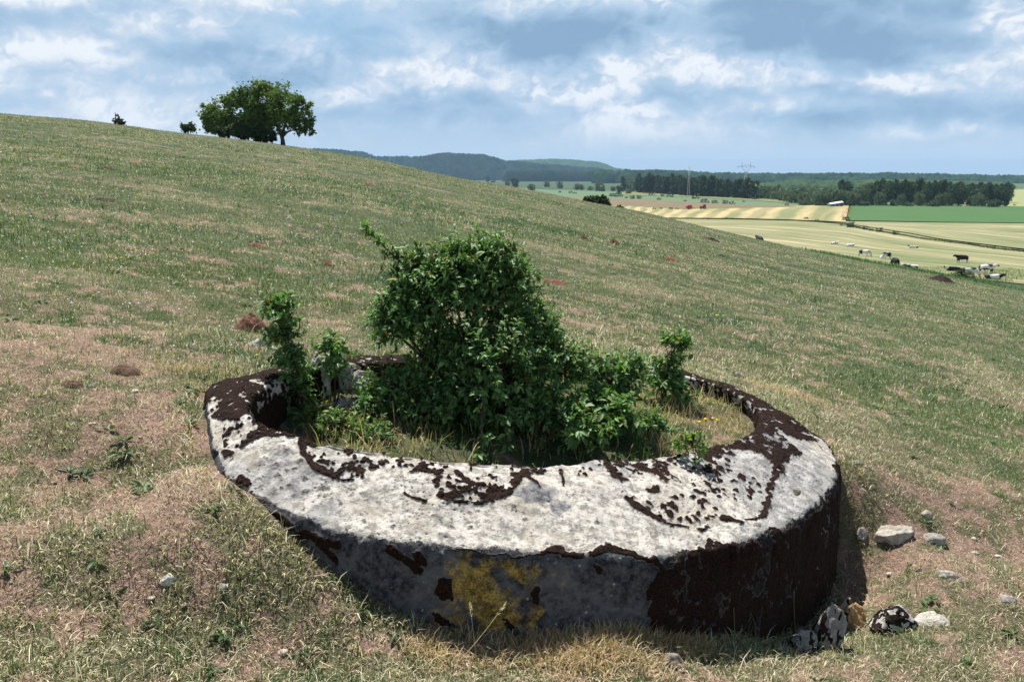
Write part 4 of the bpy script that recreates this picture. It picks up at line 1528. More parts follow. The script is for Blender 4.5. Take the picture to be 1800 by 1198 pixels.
def build_pebbles():
    v, f = ICO[2]
    V, F, Cc, n = [], [], [], 0
    xs, ys = scatter(1700, 1.8, 8, 1.4)
    soil, dry, _ = masks(xs, ys)
    ok = (rng.random(1700) < 0.15 + 0.8 * soil) & clear_of_ring(xs, ys)
    for x_, y__ in zip(xs[ok], ys[ok]):
        r0 = 0.003 + 0.011 * rng.random() ** 3.5
        q = v * (1 + (vnoise(v + x_ * 9, 1.6, 3) - .5)[:, None] * .8) * np.array([1.3, 1, .55]) * r0
        a = rng.uniform(0, 6.28)
        q = np.stack([q[:, 0] * math.cos(a) - q[:, 1] * math.sin(a), q[:, 0] * math.sin(a) + q[:, 1] * math.cos(a), q[:, 2]], 1)
        V.append(q + np.array([x_, y__, 0]))
        F.append(f + n)
        n += len(v)
        k = rng.random()
        c0 = np.array([0.60, 0.52, 0.44]) * k + np.array([0.26, 0.17, 0.13]) * (1 - k)
        Cc.append(np.tile(c0, (len(v), 1)))
    V = np.concatenate(V)
    cnt = len(v)
    cz = ground(xs[ok], ys[ok])
    V[:, 2] += np.repeat(cz, cnt) + 0.002
    o = mk_mesh('pebbles', V, np.concatenate(F), col_mat('pebble', 0.95, 0.1, .25, 60), None, True, {'col': np.concatenate(Cc)})
    tag(o, 'small stone chips and crumbs of earth strewn over the bare ground', 'pebbles', None, 'stuff')


build_pebbles()


# ------------------------------------------------------------------ molehills
M_EARTH = col_mat('fresh_earth', 1.0, 0.05, .4, 26, .8)


def molehill(px, py, wpx, hpx, label, colr=(0.30, 0.12, 0.065), seed=1):
    P = hit(px, py)
    s = P.y / FPX
    R0 = wpx * s / 2
    h = max(hpx * s * 0.75, R0 * 0.22)
    n, m_ = 44, 22
    V, F = [], []
    for i in range(m_ + 1):
        for k in range(n):
            r = R0 * 1.05 * i / m_
            a = 2 * math.pi * k / n
            V.append((r * math.cos(a), r * math.sin(a) * 0.85, 0))
    V = np.array(V)
    for i in range(m_):
        for k in range(n):
            F.append((i * n + k, i * n + (k + 1) % n, (i + 1) * n + (k + 1) % n, (i + 1) * n + k))
    rr = np.hypot(V[:, 0], V[:, 1] / .85) / (R0 * 1.05)
    nz = fbm(V[:, :2] / R0 + seed * 3, 2.2, 4, seed)
    prof = np.clip(1 - rr ** 2 * 1.15, 0, 1) * (0.55 + 0.9 * nz)
    lump = np.clip(0.6 - worley(np.concatenate([V[:, :2] / R0 * 4, V[:, :1] * 0], 1), 1.0, seed), 0, 1)
    zz = h * (prof + lump * 0.35 * (1 - rr ** 3)) - 0.02 * h
    gx = ground(V[:, 0] + P.x, V[:, 1] + P.y)
    g0 = gz(P.x, P.y)
    V[:, 2] = zz + gx - g0 - 0.015 * sstep(.9, 1, rr)
    c = np.tile(colr, (len(V), 1)) * (0.6 + 0.9 * fbm(V[:, :2] / R0, 5, 3, seed + 4))[:, None]
    o = mk_mesh('molehill', V, F, M_EARTH, None, True, {'col': c})
    o.location = (P.x, P.y, g0)
    tag(o, label, 'molehill')
    return o


red, dark, tan_ = (0.17, 0.088, 0.064), (0.06, 0.042, 0.038), (0.24, 0.15, 0.095)
molehill(444, 574, 66, 34, 'largest molehill, of lumpy red earth, just beyond the left rim', red, 1)
molehill(134, 292, 26, 5, 'orange-brown molehill highest up the slope at left', tan_, 2)
molehill(190, 297, 34, 5, 'dark molehill beside the highest orange-brown one', dark, 3)
molehill(186, 353, 46, 6, 'long dark molehill below the two highest ones at left', dark, 4)
molehill(240, 284, 30, 4, 'faint tan molehill furthest up the slope, below the tree clump', tan_, 5)
molehill(455, 435, 44, 8, 'flat brown earth heap left of the big bush among clover', (0.17, 0.09, 0.065), 6)
molehill(648, 323, 26, 6, 'small red molehill high on the slope below the tree clump', red, 7)
molehill(803, 420, 24, 7, 'small red molehill peeping over the top of the big bush', red, 8)
molehill(578, 465, 26, 9, 'reddish molehill just left of the bush\'s stray branch', red, 9)
molehill(976, 497, 46, 8, 'flat red molehill just right of the top of the big bush', red, 10)
molehill(1026, 419, 16, 8, 'pointed red molehill upslope of the brown one', red, 11)
molehill(1080, 427, 20, 9, 'pointed dark brown molehill next to the pointed red one', (0.13, 0.06, 0.04), 12)
molehill(1180, 457, 30, 7, 'red molehill right of centre on the open slope', red, 13)
molehill(1252, 423, 32, 7, 'dark flat molehill near the skyline right of centre', dark, 14)
molehill(1268, 450, 10, 5, 'tiny dark molehill below the dark flat one near the skyline', dark, 15)
molehill(1655, 497, 48, 12, 'wide dark molehill on the slope just below the cows', (0.045, 0.03, 0.028), 16)
molehill(222, 655, 60, 18, 'low brown scrape of earth left of the ring', (0.12, 0.078, 0.055), 17)
molehill(128, 680, 40, 14, 'smaller low brown scrape of earth at far left', (0.12, 0.075, 0.055), 18)


# ------------------------------------------------------------------ tall dry stalks by the ring
def stalk(px, py, tx, ty, label, seedhead=True, colr=(0.62, 0.52, 0.30), r=0.0013):
    P = hit(px, py)
    g0 = gz(P.x, P.y)
    T = at(tx, ty, P.y + 0.02)
    root = empty('grass_stalk', (P.x, P.y, g0))
    tag(root, label, 'grass stalk', 'tall grass stalks at the foot of the ring')
    d = T - np.array([P.x, P.y, g0])
    t = np.linspace(0, 1, 9)[:, None]
    side = np.array([d[0] * .25, 0.02, 0])
    pts = d * t + side * (t * t - t) * -0.8
    mb = MB()
    mb.tube(pts, np.linspace(r, r * .6, 9), 4, colr)
    mb.build('stem', M_GRASS, root)
    if seedhead:
        h = MB()
        ax = pts[-1] - pts[-2]
        ax /= np.linalg.norm(ax)
        for i in range(46):
            f = rng.random()
            c0 = pts[-1] + ax * 0.05 * f
            rr = 0.0055 * math.sin(math.pi * min(max(f, .08), .95))
            o_ = rand_unit(1)[0] * rr
            e_ = ax * 0.006 + o_ * .8
            sd_ = np.cross(ax, o_)
            sd_ = sd_ / (np.linalg.norm(sd_) + 1e-9) * 0.0012
            h.add([c0 + o_ - sd_, c0 + o_ + sd_, c0 + o_ + e_], [(0, 1, 2)], (0.80, 0.72, 0.50))
        h.build('seed_head', M_GRASS, root)
    return root


stalk(800, 1165, 872, 1082, 'pale grass stalk with a cream seed head slanting before the yellow lichen')
stalk(838, 1160, 829, 1085, 'short upright stalk with a seed head left of the slanting one')
stalk(1292, 1120, 1288, 985, 'thin upright green stalk before the black mossy wall', False, (0.20, 0.26, 0.09))
stalk(1365, 1120, 1330, 1052, 'thin grass stem leaning left before the black mossy wall', False, (0.30, 0.32, 0.12))
stalk(1398, 1120, 1396, 1035, 'thin straight grass stem near the rock pile', False, (0.30, 0.32, 0.12))
stalk(1010, 1090, 1030, 1048, 'bent straw stem on the dry tussock before the ring', False)
stalk(1055, 1085, 1022, 1052, 'curved straw stem right of the bent one on the dry tussock', False)
stalk(505, 968, 492, 900, 'thin straw stem before the left wall of the ring', False)
stalk(370, 700, 300, 632, 'long dry stem arching over the turf behind the left rim', False)


def build_tussock():
    """the springy bank of dead grass at the foot of the wall"""
    n = 15000
    cx, cy = [], []
    for px, py, rx, ry, k in ((1060, 1090, 120, 22, 15000), (960, 1115, 40, 26, 3500), (1180, 1118, 70, 24, 5000), (1000, 1150, 160, 30, 5000), (760, 1140, 60, 24, 900), (330, 650, 70, 16, 700), (1390, 690, 90, 30, 1500)):
        P = hit(px, py)
        s = P.y / FPX
        cx.append(P.x + rng.normal(0, rx * s * .55, k))
        cy.append(P.y + rng.normal(0, ry * s * 1.1, k))
    x, y = np.concatenate(cx), np.concatenate(cy)
    m = clear_of_ring(x, y)
    x, y = x[m], y[m]
    n = len(x)
    t = rng.random(n)[:, None]
    c = np.array([0.32, 0.205, 0.115]) * (1 - t) + np.array([0.76, 0.59, 0.39]) * t
    g = rng.random(n) < 0.10
    c[g] = np.array([0.07, 0.12, 0.035])
    o = blades('dead_grass', x, y, ground(x, y), rng.uniform(.02, .075, n), rng.uniform(.0014, .003, n), rng.uniform(0, 6.28, n), rng.uniform(.3, 1.4, n), c, M_GRASS)
    tag(o, 'matted straw-coloured dead grass banked against the ring', 'grass', None, 'stuff')


build_tussock()


# ------------------------------------------------------------------ trees
def crown(name, blobs, n, size, mat, parent, c1, c2, seed=1, gap=0.42, top=0.0, surf=0.55, patchy=0.5, clump=26, spread=0.17):
    """foliage made of many small bent leaf sprays gathered into clumps inside the lobes"""
    r_ = np.random.default_rng(seed)
    vol = np.array([b[1][0] * b[1][1] * b[1][2] for b in blobs]) ** 0.67
    ns = (n * vol / vol.sum()).astype(int)
    P = []
    Nn = []
    for (c, r, *_), k in zip(blobs, ns):
        c, r = np.array(c, float), np.array(r, float)
        kc = max(4, k // clump)
        u = r_.normal(0, 1, (kc, 3))
        u /= np.linalg.norm(u, axis=1)[:, None]
        rad = r_.uniform(surf, 1.0, kc)
        cc = c + u * r * rad[:, None]
        j = r_.integers(0, kc, k)
        P.append(cc[j] + r_.normal(0, 1, (k, 3)) * (r.mean() * spread))
        Nn.append(u[j])
    P = np.concatenate(P)
    Nn = np.concatenate(Nn)
    keep = fbm(P + seed * 10, 1.1 / max(size * 4, 0.01), 2, seed) > gap - 0.12
    P, Nn = P[keep], Nn[keep]
    n = len(P)
    d = r_.normal(0, 1, (n, 3)) + Nn * 0.6
    nn = Nn + np.array([0, 0, .7]) + r_.normal(0, .7, (n, 3))
    t = np.clip(r_.random(n) * (1 - patchy) + patchy * fbm(P + 50, 0.5 / max(size * 4, 0.01), 2, seed + 3) * 1.6 - .3 * patchy, 0, 1)[:, None]
    c = np.array(c1) * (1 - t) + np.array(c2) * t
    s = size * r_.uniform(.6, 1.3, n)
    d /= np.linalg.norm(d, axis=1)[:, None]
    nn -= d * (nn * d).sum(1)[:, None]
    nn /= np.linalg.norm(nn, axis=1)[:, None] + 1e-9
    sd_ = np.cross(d, nn)
    V = np.zeros((n, 5, 3))
    V[:, 0] = P - d * s[:, None] * .5
    V[:, 1] = P + sd_ * s[:, None] * .42
    V[:, 2] = P - sd_ * s[:, None] * .42
    V[:, 3] = P + d * s[:, None] * .55 - nn * s[:, None] * .15
    V[:, 4] = P + nn * s[:, None] * .14
    pat = np.array([(0, 1, 4), (0, 4, 2), (1, 3, 4), (4, 3, 2)])
    F = (np.arange(n)[:, None, None] * 5 + pat[None]).reshape(-1, 3)
    return mk_mesh(name, V.reshape(-1, 3), F, mat, parent, False, {'col': np.repeat(c, 5, 0)})


def limb_tree(name, base, label, cat, trunk, blobs, n, size, c1, c2, seed, group=None, wood=(0.10, 0.075, 0.06), gap=.4, **kw):
    root = empty(name, base)
    tag(root, label, cat, group)
    mb = MB()
    for pts, rad in trunk:
        mb.tube(pts, rad, 7, wood)
    mb.build('trunk', M_BARK, root)
    crown('crown', blobs, n, size, M_FOL, root, c1, c2, seed, gap, **kw)
    return root


# clump on the skyline: distances along the crest
CY = 93.0
s_ = CY / FPX


def crest_at(px, Y=CY):
    u = ray(px, 240)
    x = u[0] / u[1] * Y
    return (x, Y, gz(x, Y) - 0.05)


def rel(px, py, base, Y=CY, dy=0.0):
    p_ = at(px, py, Y + dy)
    return (p_[0] - base[0], p_[1] - base[1], p_[2] - base[2])


def rb(px, py, rx, ry, base, Y=CY, dy=0.0):
    s = Y / FPX
    return (rel(px, py, base, Y, dy), (rx * s, (rx + ry) / 2 * s, ry * s))


b1 = crest_at(497)
zb = lambda px, py, b=b1: rel(px, py, b)
G1, G2 = (0.05, 0.10, 0.026), (0.20, 0.28, 0.065)
limb_tree('spreading_tree', b1, 'spreading tree with a bare forked trunk, rightmost of the skyline clump', 'tree',
          [(np.array([(0, 0, -.3), zb(497, 246), zb(495, 238)]), [.30, .22, .2]), (np.array([zb(495, 239), zb(489, 225), zb(482, 205)]), [.2, .15, .08]),
           (np.array([zb(496, 238), zb(500, 222), zb(508, 195)]), [.18, .13, .06]), (np.array([zb(497, 240), zb(505, 232), zb(516, 228)]), [.16, .12, .05]),
           (np.array([zb(516, 228), zb(535, 226), zb(550, 233)]), [.1, .07, .03]), (np.array([zb(493, 236), zb(486, 222), zb(470, 208)]), [.12, .1, .05]), (np.array([zb(508, 195), zb(520, 178), zb(532, 168)]), [.08, .06, .03])],
          [rb(490, 200, 36, 26, b1), rb(500, 175, 28, 22, b1), rb(515, 190, 18, 18, b1), rb(531, 170, 9, 10, b1), rb(540, 205, 14, 16, b1), rb(530, 222, 18, 9, b1), rb(545, 232, 10, 6, b1), rb(482, 222, 16, 13, b1), rb(512, 215, 14, 10, b1), rb(470, 228, 14, 10, b1), rb(522, 233, 16, 7, b1), rb(520, 205, 20, 16, b1), rb(538, 188, 12, 14, b1), rb(545, 220, 10, 10, b1)],
          8500, 0.26, G1, G2, 3, gap=.52, clump=60, spread=.20, surf=.4)
b2 = crest_at(452, 94)
limb_tree('round_tree', b2, 'tallest round-crowned tree in the middle of the skyline clump', 'tree',
          [(np.array([(0, 0, -.3), rel(455, 225, b2, 94), rel(455, 200, b2, 94)]), [.4, .3, .2]), (np.array([rel(455, 222, b2, 94), rel(435, 195, b2, 94)]), [.2, .1]), (np.array([(0.9, 0, -.3), rel(466, 222, b2, 94), rel(470, 190, b2, 94)]), [.2, .16, .08])],
          [rb(465, 178, 38, 34, b2, 94), rb(440, 190, 36, 32, b2, 94), rb(450, 160, 28, 16, b2, 94), rb(480, 160, 26, 14, b2, 94), rb(425, 180, 18, 22, b2, 94), rb(455, 215, 34, 18, b2, 94), rb(500, 168, 14, 12, b2, 94)],
          10500, 0.26, (0.04, 0.075, 0.020), (0.19, 0.28, 0.06), 5, gap=.5, clump=60, spread=.16, surf=.5)
b3 = crest_at(392, 95)
limb_tree('bushy_tree', b3, 'lighter green bushy tree at the left of the skyline clump', 'tree',
          [(np.array([(0, 0, -.3), rel(392, 215, b3, 95), rel(390, 195, b3, 95)]), [.3, .2, .1]), (np.array([(0.5, 0, -.3), rel(405, 212, b3, 95), rel(410, 190, b3, 95)]), [.2, .16, .08])],
          [rb(390, 200, 32, 24, b3, 95), rb(372, 205, 18, 22, b3, 95), rb(362, 192, 8, 14, b3, 95), rb(400, 182, 20, 16, b3, 95), rb(410, 215, 30, 20, b3, 95), rb(365, 222, 18, 10, b3, 95), rb(385, 228, 30, 9, b3, 95)],
          7500, 0.26, (0.05, 0.10, 0.025), (0.23, 0.33, 0.08), 7, gap=.5, clump=55, spread=.18, surf=.45)
b4 = crest_at(462, 92)
limb_tree('dark_shrub', b4, 'dark low shrub under the tall round tree on the skyline', 'shrub', [(np.array([(0, 0, -.2), (0, 0, 1.5)]), [.12, .05])],
          [rb(462, 237, 22, 11, b4, 92), rb(478, 242, 8, 6, b4, 92), rb(430, 232, 24, 10, b4, 92), rb(415, 228, 22, 10, b4, 92)], 3600, 0.26, (0.02, 0.04, 0.012), (0.06, 0.10, 0.028), 9)
b5 = crest_at(331, 94)
limb_tree('skyline_shrub', b5, 'small dark shrub standing left of the skyline tree clump', 'shrub', [(np.array([(0, 0, -.2), (0, 0, 1)]), [.1, .04])],
          [rb(333, 224, 12, 9, b5, 94), rb(325, 224, 9, 7, b5, 94)], 900, 0.22, (0.025, 0.05, 0.02), (0.08, 0.12, 0.035), 11)
b6 = crest_at(206, 95)
limb_tree('skyline_shrub', b6, 'lone tiny shrub with a spiky tip on the far left skyline', 'shrub', [(np.array([(0, 0, -.2), (0, 0, 1.3)]), [.08, .03])],
          [rb(207, 215, 13, 5, b6, 95), rb(206, 208, 4, 6, b6, 95)], 600, 0.2, (0.02, 0.035, 0.016), (0.06, 0.08, 0.03), 13)
# dark bush on the shoulder
pB = hit(1052, 366)
u_ = ray(1052, 362)
bb = (u_[0] / u_[1] * 99, 99, gz(u_[0] / u_[1] * 99, 99) - 0.4)
limb_tree('shoulder_bush', bb, 'broad dark bush on the shoulder of the hill in front of the brown field', 'bush', [(np.array([(0, 0, -.3), (0, 0, 1)]), [.1, .04])],
          [rb(1050, 354, 20, 9, bb, 99), rb(1035, 352, 11, 7, bb, 99), rb(1066, 361, 10, 6, bb, 99)], 2600, 0.24, (0.012, 0.026, 0.010), (0.040, 0.062, 0.018), 15)
bb2 = (ray(1091, 366)[0] / ray(1091, 366)[1] * 101, 101, 0)
bb2 = (bb2[0], 101, gz(bb2[0], 101) - .2)
limb_tree('small_bush', bb2, 'small round bush just right of the broad dark one on the hill shoulder', 'bush', [(np.array([(0, 0, -.3), (0, 0, .5)]), [.06, .03])],
          [rb(1088, 365, 5, 4, bb2, 101), rb(1096, 366, 4, 3, bb2, 101)], 500, 0.18, (0.018, 0.038, 0.014), (0.06, 0.09, 0.03), 17)


# ------------------------------------------------------------------ valley fields
def fld_mat(name, kind):
    m, t, b = new_mat(name)
    P = pos(t)
    uv = t.node('ShaderNodeAttribute', attribute_name='st').outputs['Vector']
    a = t.noise(P, 0.05, 5, 0.6)
    g = t.noise(P, 0.9, 5, 0.7)
    if kind == 'mown':
        se = t.node('ShaderNodeSeparateXYZ')
        t.l.new(uv, se.inputs[0])
        s = t.m('ADD', t.m('ADD', se.outputs[0], t.m('MULTIPLY', se.outputs[1], 0.055)), t.m('MULTIPLY', t.m('ADD', t.noise(uv, 3.0, 3), -0.5), 0.05))
        ph = t.m('FRACT', t.m('MULTIPLY', t.m('SUBTRACT', 2.3, t.m('MULTIPLY', s, 1.0)), t.m('MULTIPLY', s, 14.0)))
        row = t.m('MULTIPLY', t.ss(ph, 0.05, 0.25), t.ss(ph, 0.72, 0.5))
        wv = t.noise(t.comb(t.m('MULTIPLY', s, 9.0), t.m('MULTIPLY', se.outputs[1], 0.7), 0), 1.3, 3)
        c1 = t.mix(t.ss(wv, 0.40, 0.62), (0.19, 0.205, 0.10), (0.31, 0.26, 0.15))
        c = t.mix(t.m('MULTIPLY', row, t.m('MULTIPLY', t.ss(wv, 0.35, 0.6, .5, 1), t.ss(t.noise(P, 0.12, 4), .35, .6, .55, 1))), c1, (0.52, 0.41, 0.23))
        c = t.mix(t.ss(g, 0.45, 0.6, 0, .35), c, (0.24, 0.25, 0.10))
    elif kind == 'hay':
        se = t.node('ShaderNodeSeparateXYZ')
        t.l.new(uv, se.inputs[0])
        wv = t.noise(t.comb(t.m('MULTIPLY', se.outputs[0], 2.2), t.m('MULTIPLY', se.outputs[1], 19.0), 0), 1.0, 5, 0.65)
        c = t.mix(t.ss(wv, 0.36, 0.52), (0.125, 0.16, 0.07), (0.26, 0.25, 0.14))
        c = t.mix(t.ss(wv, 0.54, 0.62), c, (0.45, 0.38, 0.24))
        c = t.mix(t.ss(g, 0.50, 0.62, 0, .4), c, (0.19, 0.21, 0.11))
    elif kind == 'crop':
        c = t.mix(t.ss(g, 0.35, 0.65), (0.055, 0.125, 0.045), (0.085, 0.16, 0.06))
        c = t.mix(t.ss(a, 0.45, 0.62, 0, .5), c, (0.085, 0.15, 0.065))
    elif kind == 'brown':
        c = t.mix(t.ss(g, 0.35, 0.65), (0.15, 0.12, 0.075), (0.21, 0.165, 0.105))
        c = t.mix(t.ss(a, 0.45, 0.6, 0, .5), c, (0.20, 0.18, 0.10))
    elif kind == 'teal':
        c = t.mix(t.ss(g, 0.35, 0.65), (0.105, 0.165, 0.095), (0.14, 0.20, 0.12))
    elif kind == 'olive':
        c = t.mix(t.ss(g, 0.35, 0.65), (0.15, 0.17, 0.07), (0.21, 0.22, 0.10))
    elif kind == 'pale':
        c = t.mix(t.ss(g, 0.35, 0.65), (0.23, 0.26, 0.12), (0.30, 0.31, 0.15))
    elif kind == 'dull':
        c = t.mix(t.ss(g, 0.35, 0.65), (0.05, 0.085, 0.05), (0.08, 0.115, 0.065))
    t.l.new(c, b.inputs['Base Color'])
    b.inputs['Roughness'].default_value = 1.0
    b.inputs['Specular IOR Level'].default_value = 0.05
    return m


def hitv(px, py):
    """where a view ray meets the valley floor beyond the hill"""
    d = ray(px, py)
    t = np.geomspace(105, 16000, 3000)
    below = np.where(d[2] * t < np.interp(d[1] * t, VY, VZ))[0]
    k = t[below[0]] if len(below) else t[-1]
    return Vector((d[0] * k, d[1] * k, float(np.interp(d[1] * k, VY, VZ))))


def field(name, top, bot, kind, lift, label, n=60, m_=14):
    """a field laid over the valley floor between its far and near edges"""
    def walk(pts):
        Q = np.array([np.array(hitv(*p_)) for p_ in pts])
        t = np.linspace(0, len(pts) - 1, n)
        i = np.minimum(t.astype(int), len(pts) - 2)
        f = (t - i)[:, None]
        return Q[i] * (1 - f) + Q[i + 1] * f
    A, B = walk(top), walk(bot)
    k = np.linspace(0, 1, m_)[:, None, None]
    G = A[None] * (1 - k) + B[None] * k
    st = np.zeros((m_, n, 3))
    st[:, :, 0] = np.linspace(0, 1, n)[None, :]
    st[:, :, 1] = np.linspace(0, 1, m_)[:, None]
    V = G.reshape(-1, 3)
    vz_ = np.interp(V[:, 1], VY, VZ)
    gr_ = ground(V[:, 0], V[:, 1])
    V[:, 2] = np.where(gr_ - vz_ > 3.2, vz_ - 1, np.maximum(gr_, vz_) + lift)
    i = np.arange(m_ - 1)[:, None]
    j = np.arange(n - 1)[None, :]
    F = np.stack([i * n + j, i * n + j + 1, (i + 1) * n + j + 1, (i + 1) * n + j], -1).reshape(-1, 4)[:, ::-1]
    o = mk_mesh(name, V, F, fld_mat(name, kind), None, True, {'st': st.reshape(-1, 3)})
    if o.data.polygons[0].normal.z < 0:
        o.data.flip_normals()
    tag(o, label, None, None, 'structure')
    return o


field('distant_field', [(560, 296), (800, 310.6), (1100, 311.5), (1330, 312)], [(560, 330), (800, 330), (1100, 334), (1330, 338)], 'dull', .3, 'dull blue-green fields at the foot of the wooded hills')
field('distant_pale_field', [(1300, 322), (1370, 322.5)], [(1300, 331), (1370, 331)], 'pale', .5, 'pale meadow beyond the conifer belt')
field('pale_field', [(1690, 334), (1800, 333), (2000, 332)], [(1690, 366), (1800, 366), (2000, 366)], 'pale', .3, 'pale green field right of the tree belt')
field('pasture_strip', [(820, 322), (960, 334), (1130, 339), (1330, 350), (1410, 356)], [(800, 335), (960, 345), (1130, 354), (1300, 361), (1400, 362.5)], 'teal', .4, 'grey-green pasture strip dotted with bushes')
field('olive_field', [(1090, 338), (1200, 341), (1330, 348), (1400, 355)], [(1090, 343), (1200, 347), (1330, 354), (1400, 359)], 'olive', .7, 'olive grass bank under the conifer belt')
field('brown_field', [(880, 340), (1000, 347), (1130, 352), (1300, 361), (1400, 363)], [(880, 352), (1000, 358), (1100, 363), (1200, 369), (1390, 365)], 'brown', .6, 'brown stubble field')
field('mown_field', [(900, 360), (1085, 359.5), (1180, 366), (1290, 366), (1400, 362), (1492, 362.5)], [(900, 395), (1085, 384), (1180, 384.5), (1290, 385), (1400, 388), (1486, 392)], 'mown', .5, 'mown field with long curving straw swaths')
field('crop_field', [(1496, 362), (1650, 363), (1800, 364), (2100, 366)], [(1488, 389), (1650, 392), (1800, 393.5), (2100, 397)], 'crop', .5, 'bright green crop field before the tree belt')
field('far_hay_field', [(1486, 390), (1650, 392.5), (1800, 394), (2100, 398)], [(1486, 393), (1600, 411), (1800, 439), (2100, 480)], 'hay', .3, 'cut hay field beyond the bushy boundary')
field('near_hay_field', [(1085, 384), (1290, 386), (1400, 388.5), (1486, 393.5), (1600, 412), (1800, 441), (2100, 482)],
      [(1085, 420), (1290, 428), (1400, 444), (1486, 462), (1600, 482), (1800, 508), (2100, 560)], 'hay', .12, 'streaked yellow-green hay field below the hill')


# ------------------------------------------------------------------ wooded hills and the far forest
def wood_mat(name, c1, c2, sc):
    m, t, b = new_mat(name)
    P = pos(t)
    a = t.noise(P, sc, 4, 0.6)
    g = t.noise(P, sc * 6, 3, 0.7)
    c = t.mix(t.ss(a, .35, .65), c1, c2)
    c = t.mix(t.ss(g, .55, .7, 0, .5), c, c1)
    t.l.new(c, b.inputs['Base Color'])
    b.inputs['Roughness'].default_value = 1.0
    b.inputs['Specular IOR Level'].default_value = 0.0
    return m


def ridge(name, prof, D, depth, step, amp, cell, c1, c2, label, kind, foot=None, steep=0.35, seed=1):
    pu = np.array([ray(a, b)[0] / ray(a, b)[1] for a, b in prof])
    pe = np.array([ray(a, b)[2] / ray(a, b)[1] for a, b in prof])
    nu = int((pu[-1] - pu[0]) * D / step)
    nd = int(depth / (step * 1.6))
    U_, K = np.meshgrid(np.linspace(pu[0], pu[-1], nu), np.linspace(0, 1, nd))
    Y = D - depth * steep + depth * K
    X = U_ * D * (Y / D)
    e = np.interp(U_, pu, pe)
    zt = e * D - amp * 0.45
    fl = ground(X.ravel(), Y.ravel(), rough=False).reshape(X.shape) - 3
    h = np.where(K < steep, np.sin(np.clip(K / steep, 0, 1) * math.pi / 2) ** 0.8, np.cos(np.clip((K - steep) / (1 - steep), 0, 1) * math.pi / 2))
    z = fl + (zt - fl) * h
    p = np.stack([X.ravel(), Y.ravel(), z.ravel() * 0], 1)
    kU = np.linspace(0, 1, nu)[None, :]
    if kind == 'stuff' and pu[-1] < .5:
        h = h * sstep(0, .07, kU) * (1 - sstep(.93, 1, kU))
        z = fl + (zt - fl) * h
    wn = worley(p, 1 / cell, seed)
    z = z + (amp * (1 - np.clip(wn, 0, 1)) + amp * 0.9 * (fbm(p, 1 / (cell * 4), 3, seed) - .5)).reshape(X.shape) * np.clip(h * 3, 0, 1)
    V = np.stack([X, Y, z], -1).reshape(-1, 3)
    i = np.arange(nd - 1)[:, None]
    j = np.arange(nu - 1)[None, :]
    F = np.stack([i * nu + j, i * nu + j + 1, (i + 1) * nu + j + 1, (i + 1) * nu + j], -1).reshape(-1, 4)
    o = mk_mesh(name, V, F, wood_mat(name, c1, c2, 1 / (cell * 3)), None, True)
    if o.data.polygons[len(o.data.polygons) // 2].normal.z < 0:
        o.data.flip_normals()
    tag(o, label, 'woodland' if kind == 'stuff' else None, None, kind)
    return o


ridge('hills', [(380, 262), (520, 262), (560, 263), (600, 265), (640, 269), (660, 276), (720, 277), (745, 275), (775, 271), (810, 271), (850, 274), (885, 284), (930, 288), (990, 292), (1050, 298), (1070, 303), (1085, 307)],
      4300, 900, 4.5, 19, 17, (0.008, 0.020, 0.018), (0.020, 0.040, 0.028), 'dark wooded hill ridge on the horizon', 'structure', seed=3)
ridge('hills', [(860, 296), (885, 287), (900, 283), (960, 280), (1000, 281), (1050, 285), (1065, 289), (1080, 296), (1110, 300), (1200, 303), (1250, 306), (1330, 308)],
      5600, 1100, 5.5, 14, 20, (0.035, 0.075, 0.045), (0.06, 0.105, 0.055), 'paler green wooded plateau behind the dark ridge', 'structure', seed=5)
ridge('far_forest', [(1040, 301), (1150, 300), (1200, 302), (1250, 306), (1330, 307), (1400, 306), (1500, 307), (1560, 305), (1640, 307), (1700, 309), (1800, 311), (1950, 312), (2150, 312)],
      2500, 500, 3.2, 12, 11, (0.012, 0.032, 0.020), (0.030, 0.065, 0.034), 'unbroken dark forest along the right horizon', 'stuff', steep=.12, seed=7)
ridge('far_woods', [(1330, 325), (1400, 318), (1500, 319), (1600, 318), (1700, 320), (1780, 324)],
      1500, 250, 2.4, 7, 9, (0.035, 0.07, 0.032), (0.06, 0.10, 0.04), 'paler woodland between the willow scrub and the far forest', 'stuff', steep=.15, seed=9)
ridge('far_woods', [(880, 300), (960, 300), (1050, 302), (1062, 304)],
      3200, 150, 3, 7, 11, (0.012, 0.032, 0.020), (0.025, 0.045, 0.026), 'dark woodland strip at the foot of the wooded hills', 'stuff', steep=.25, seed=11)


# ------------------------------------------------------------------ trees and bushes of the valley
def proto(name, blobs, n, size, c1, c2, seed, trunk_h, trunk_r, **kw):
    root = empty(name, (0, 0, 0))
    mb = MB()
    mb.tube(np.array([(0, 0, -1), (0.05, 0, trunk_h * .5), (0, 0.05, trunk_h)]), [trunk_r * 1.3, trunk_r, trunk_r * .6], 6, (0.09, 0.075, 0.06))
    mb.build('trunk', M_BARK, root)
    crown('crown', blobs, n, size, M_FOL, root, c1, c2, seed, **kw)
    return root


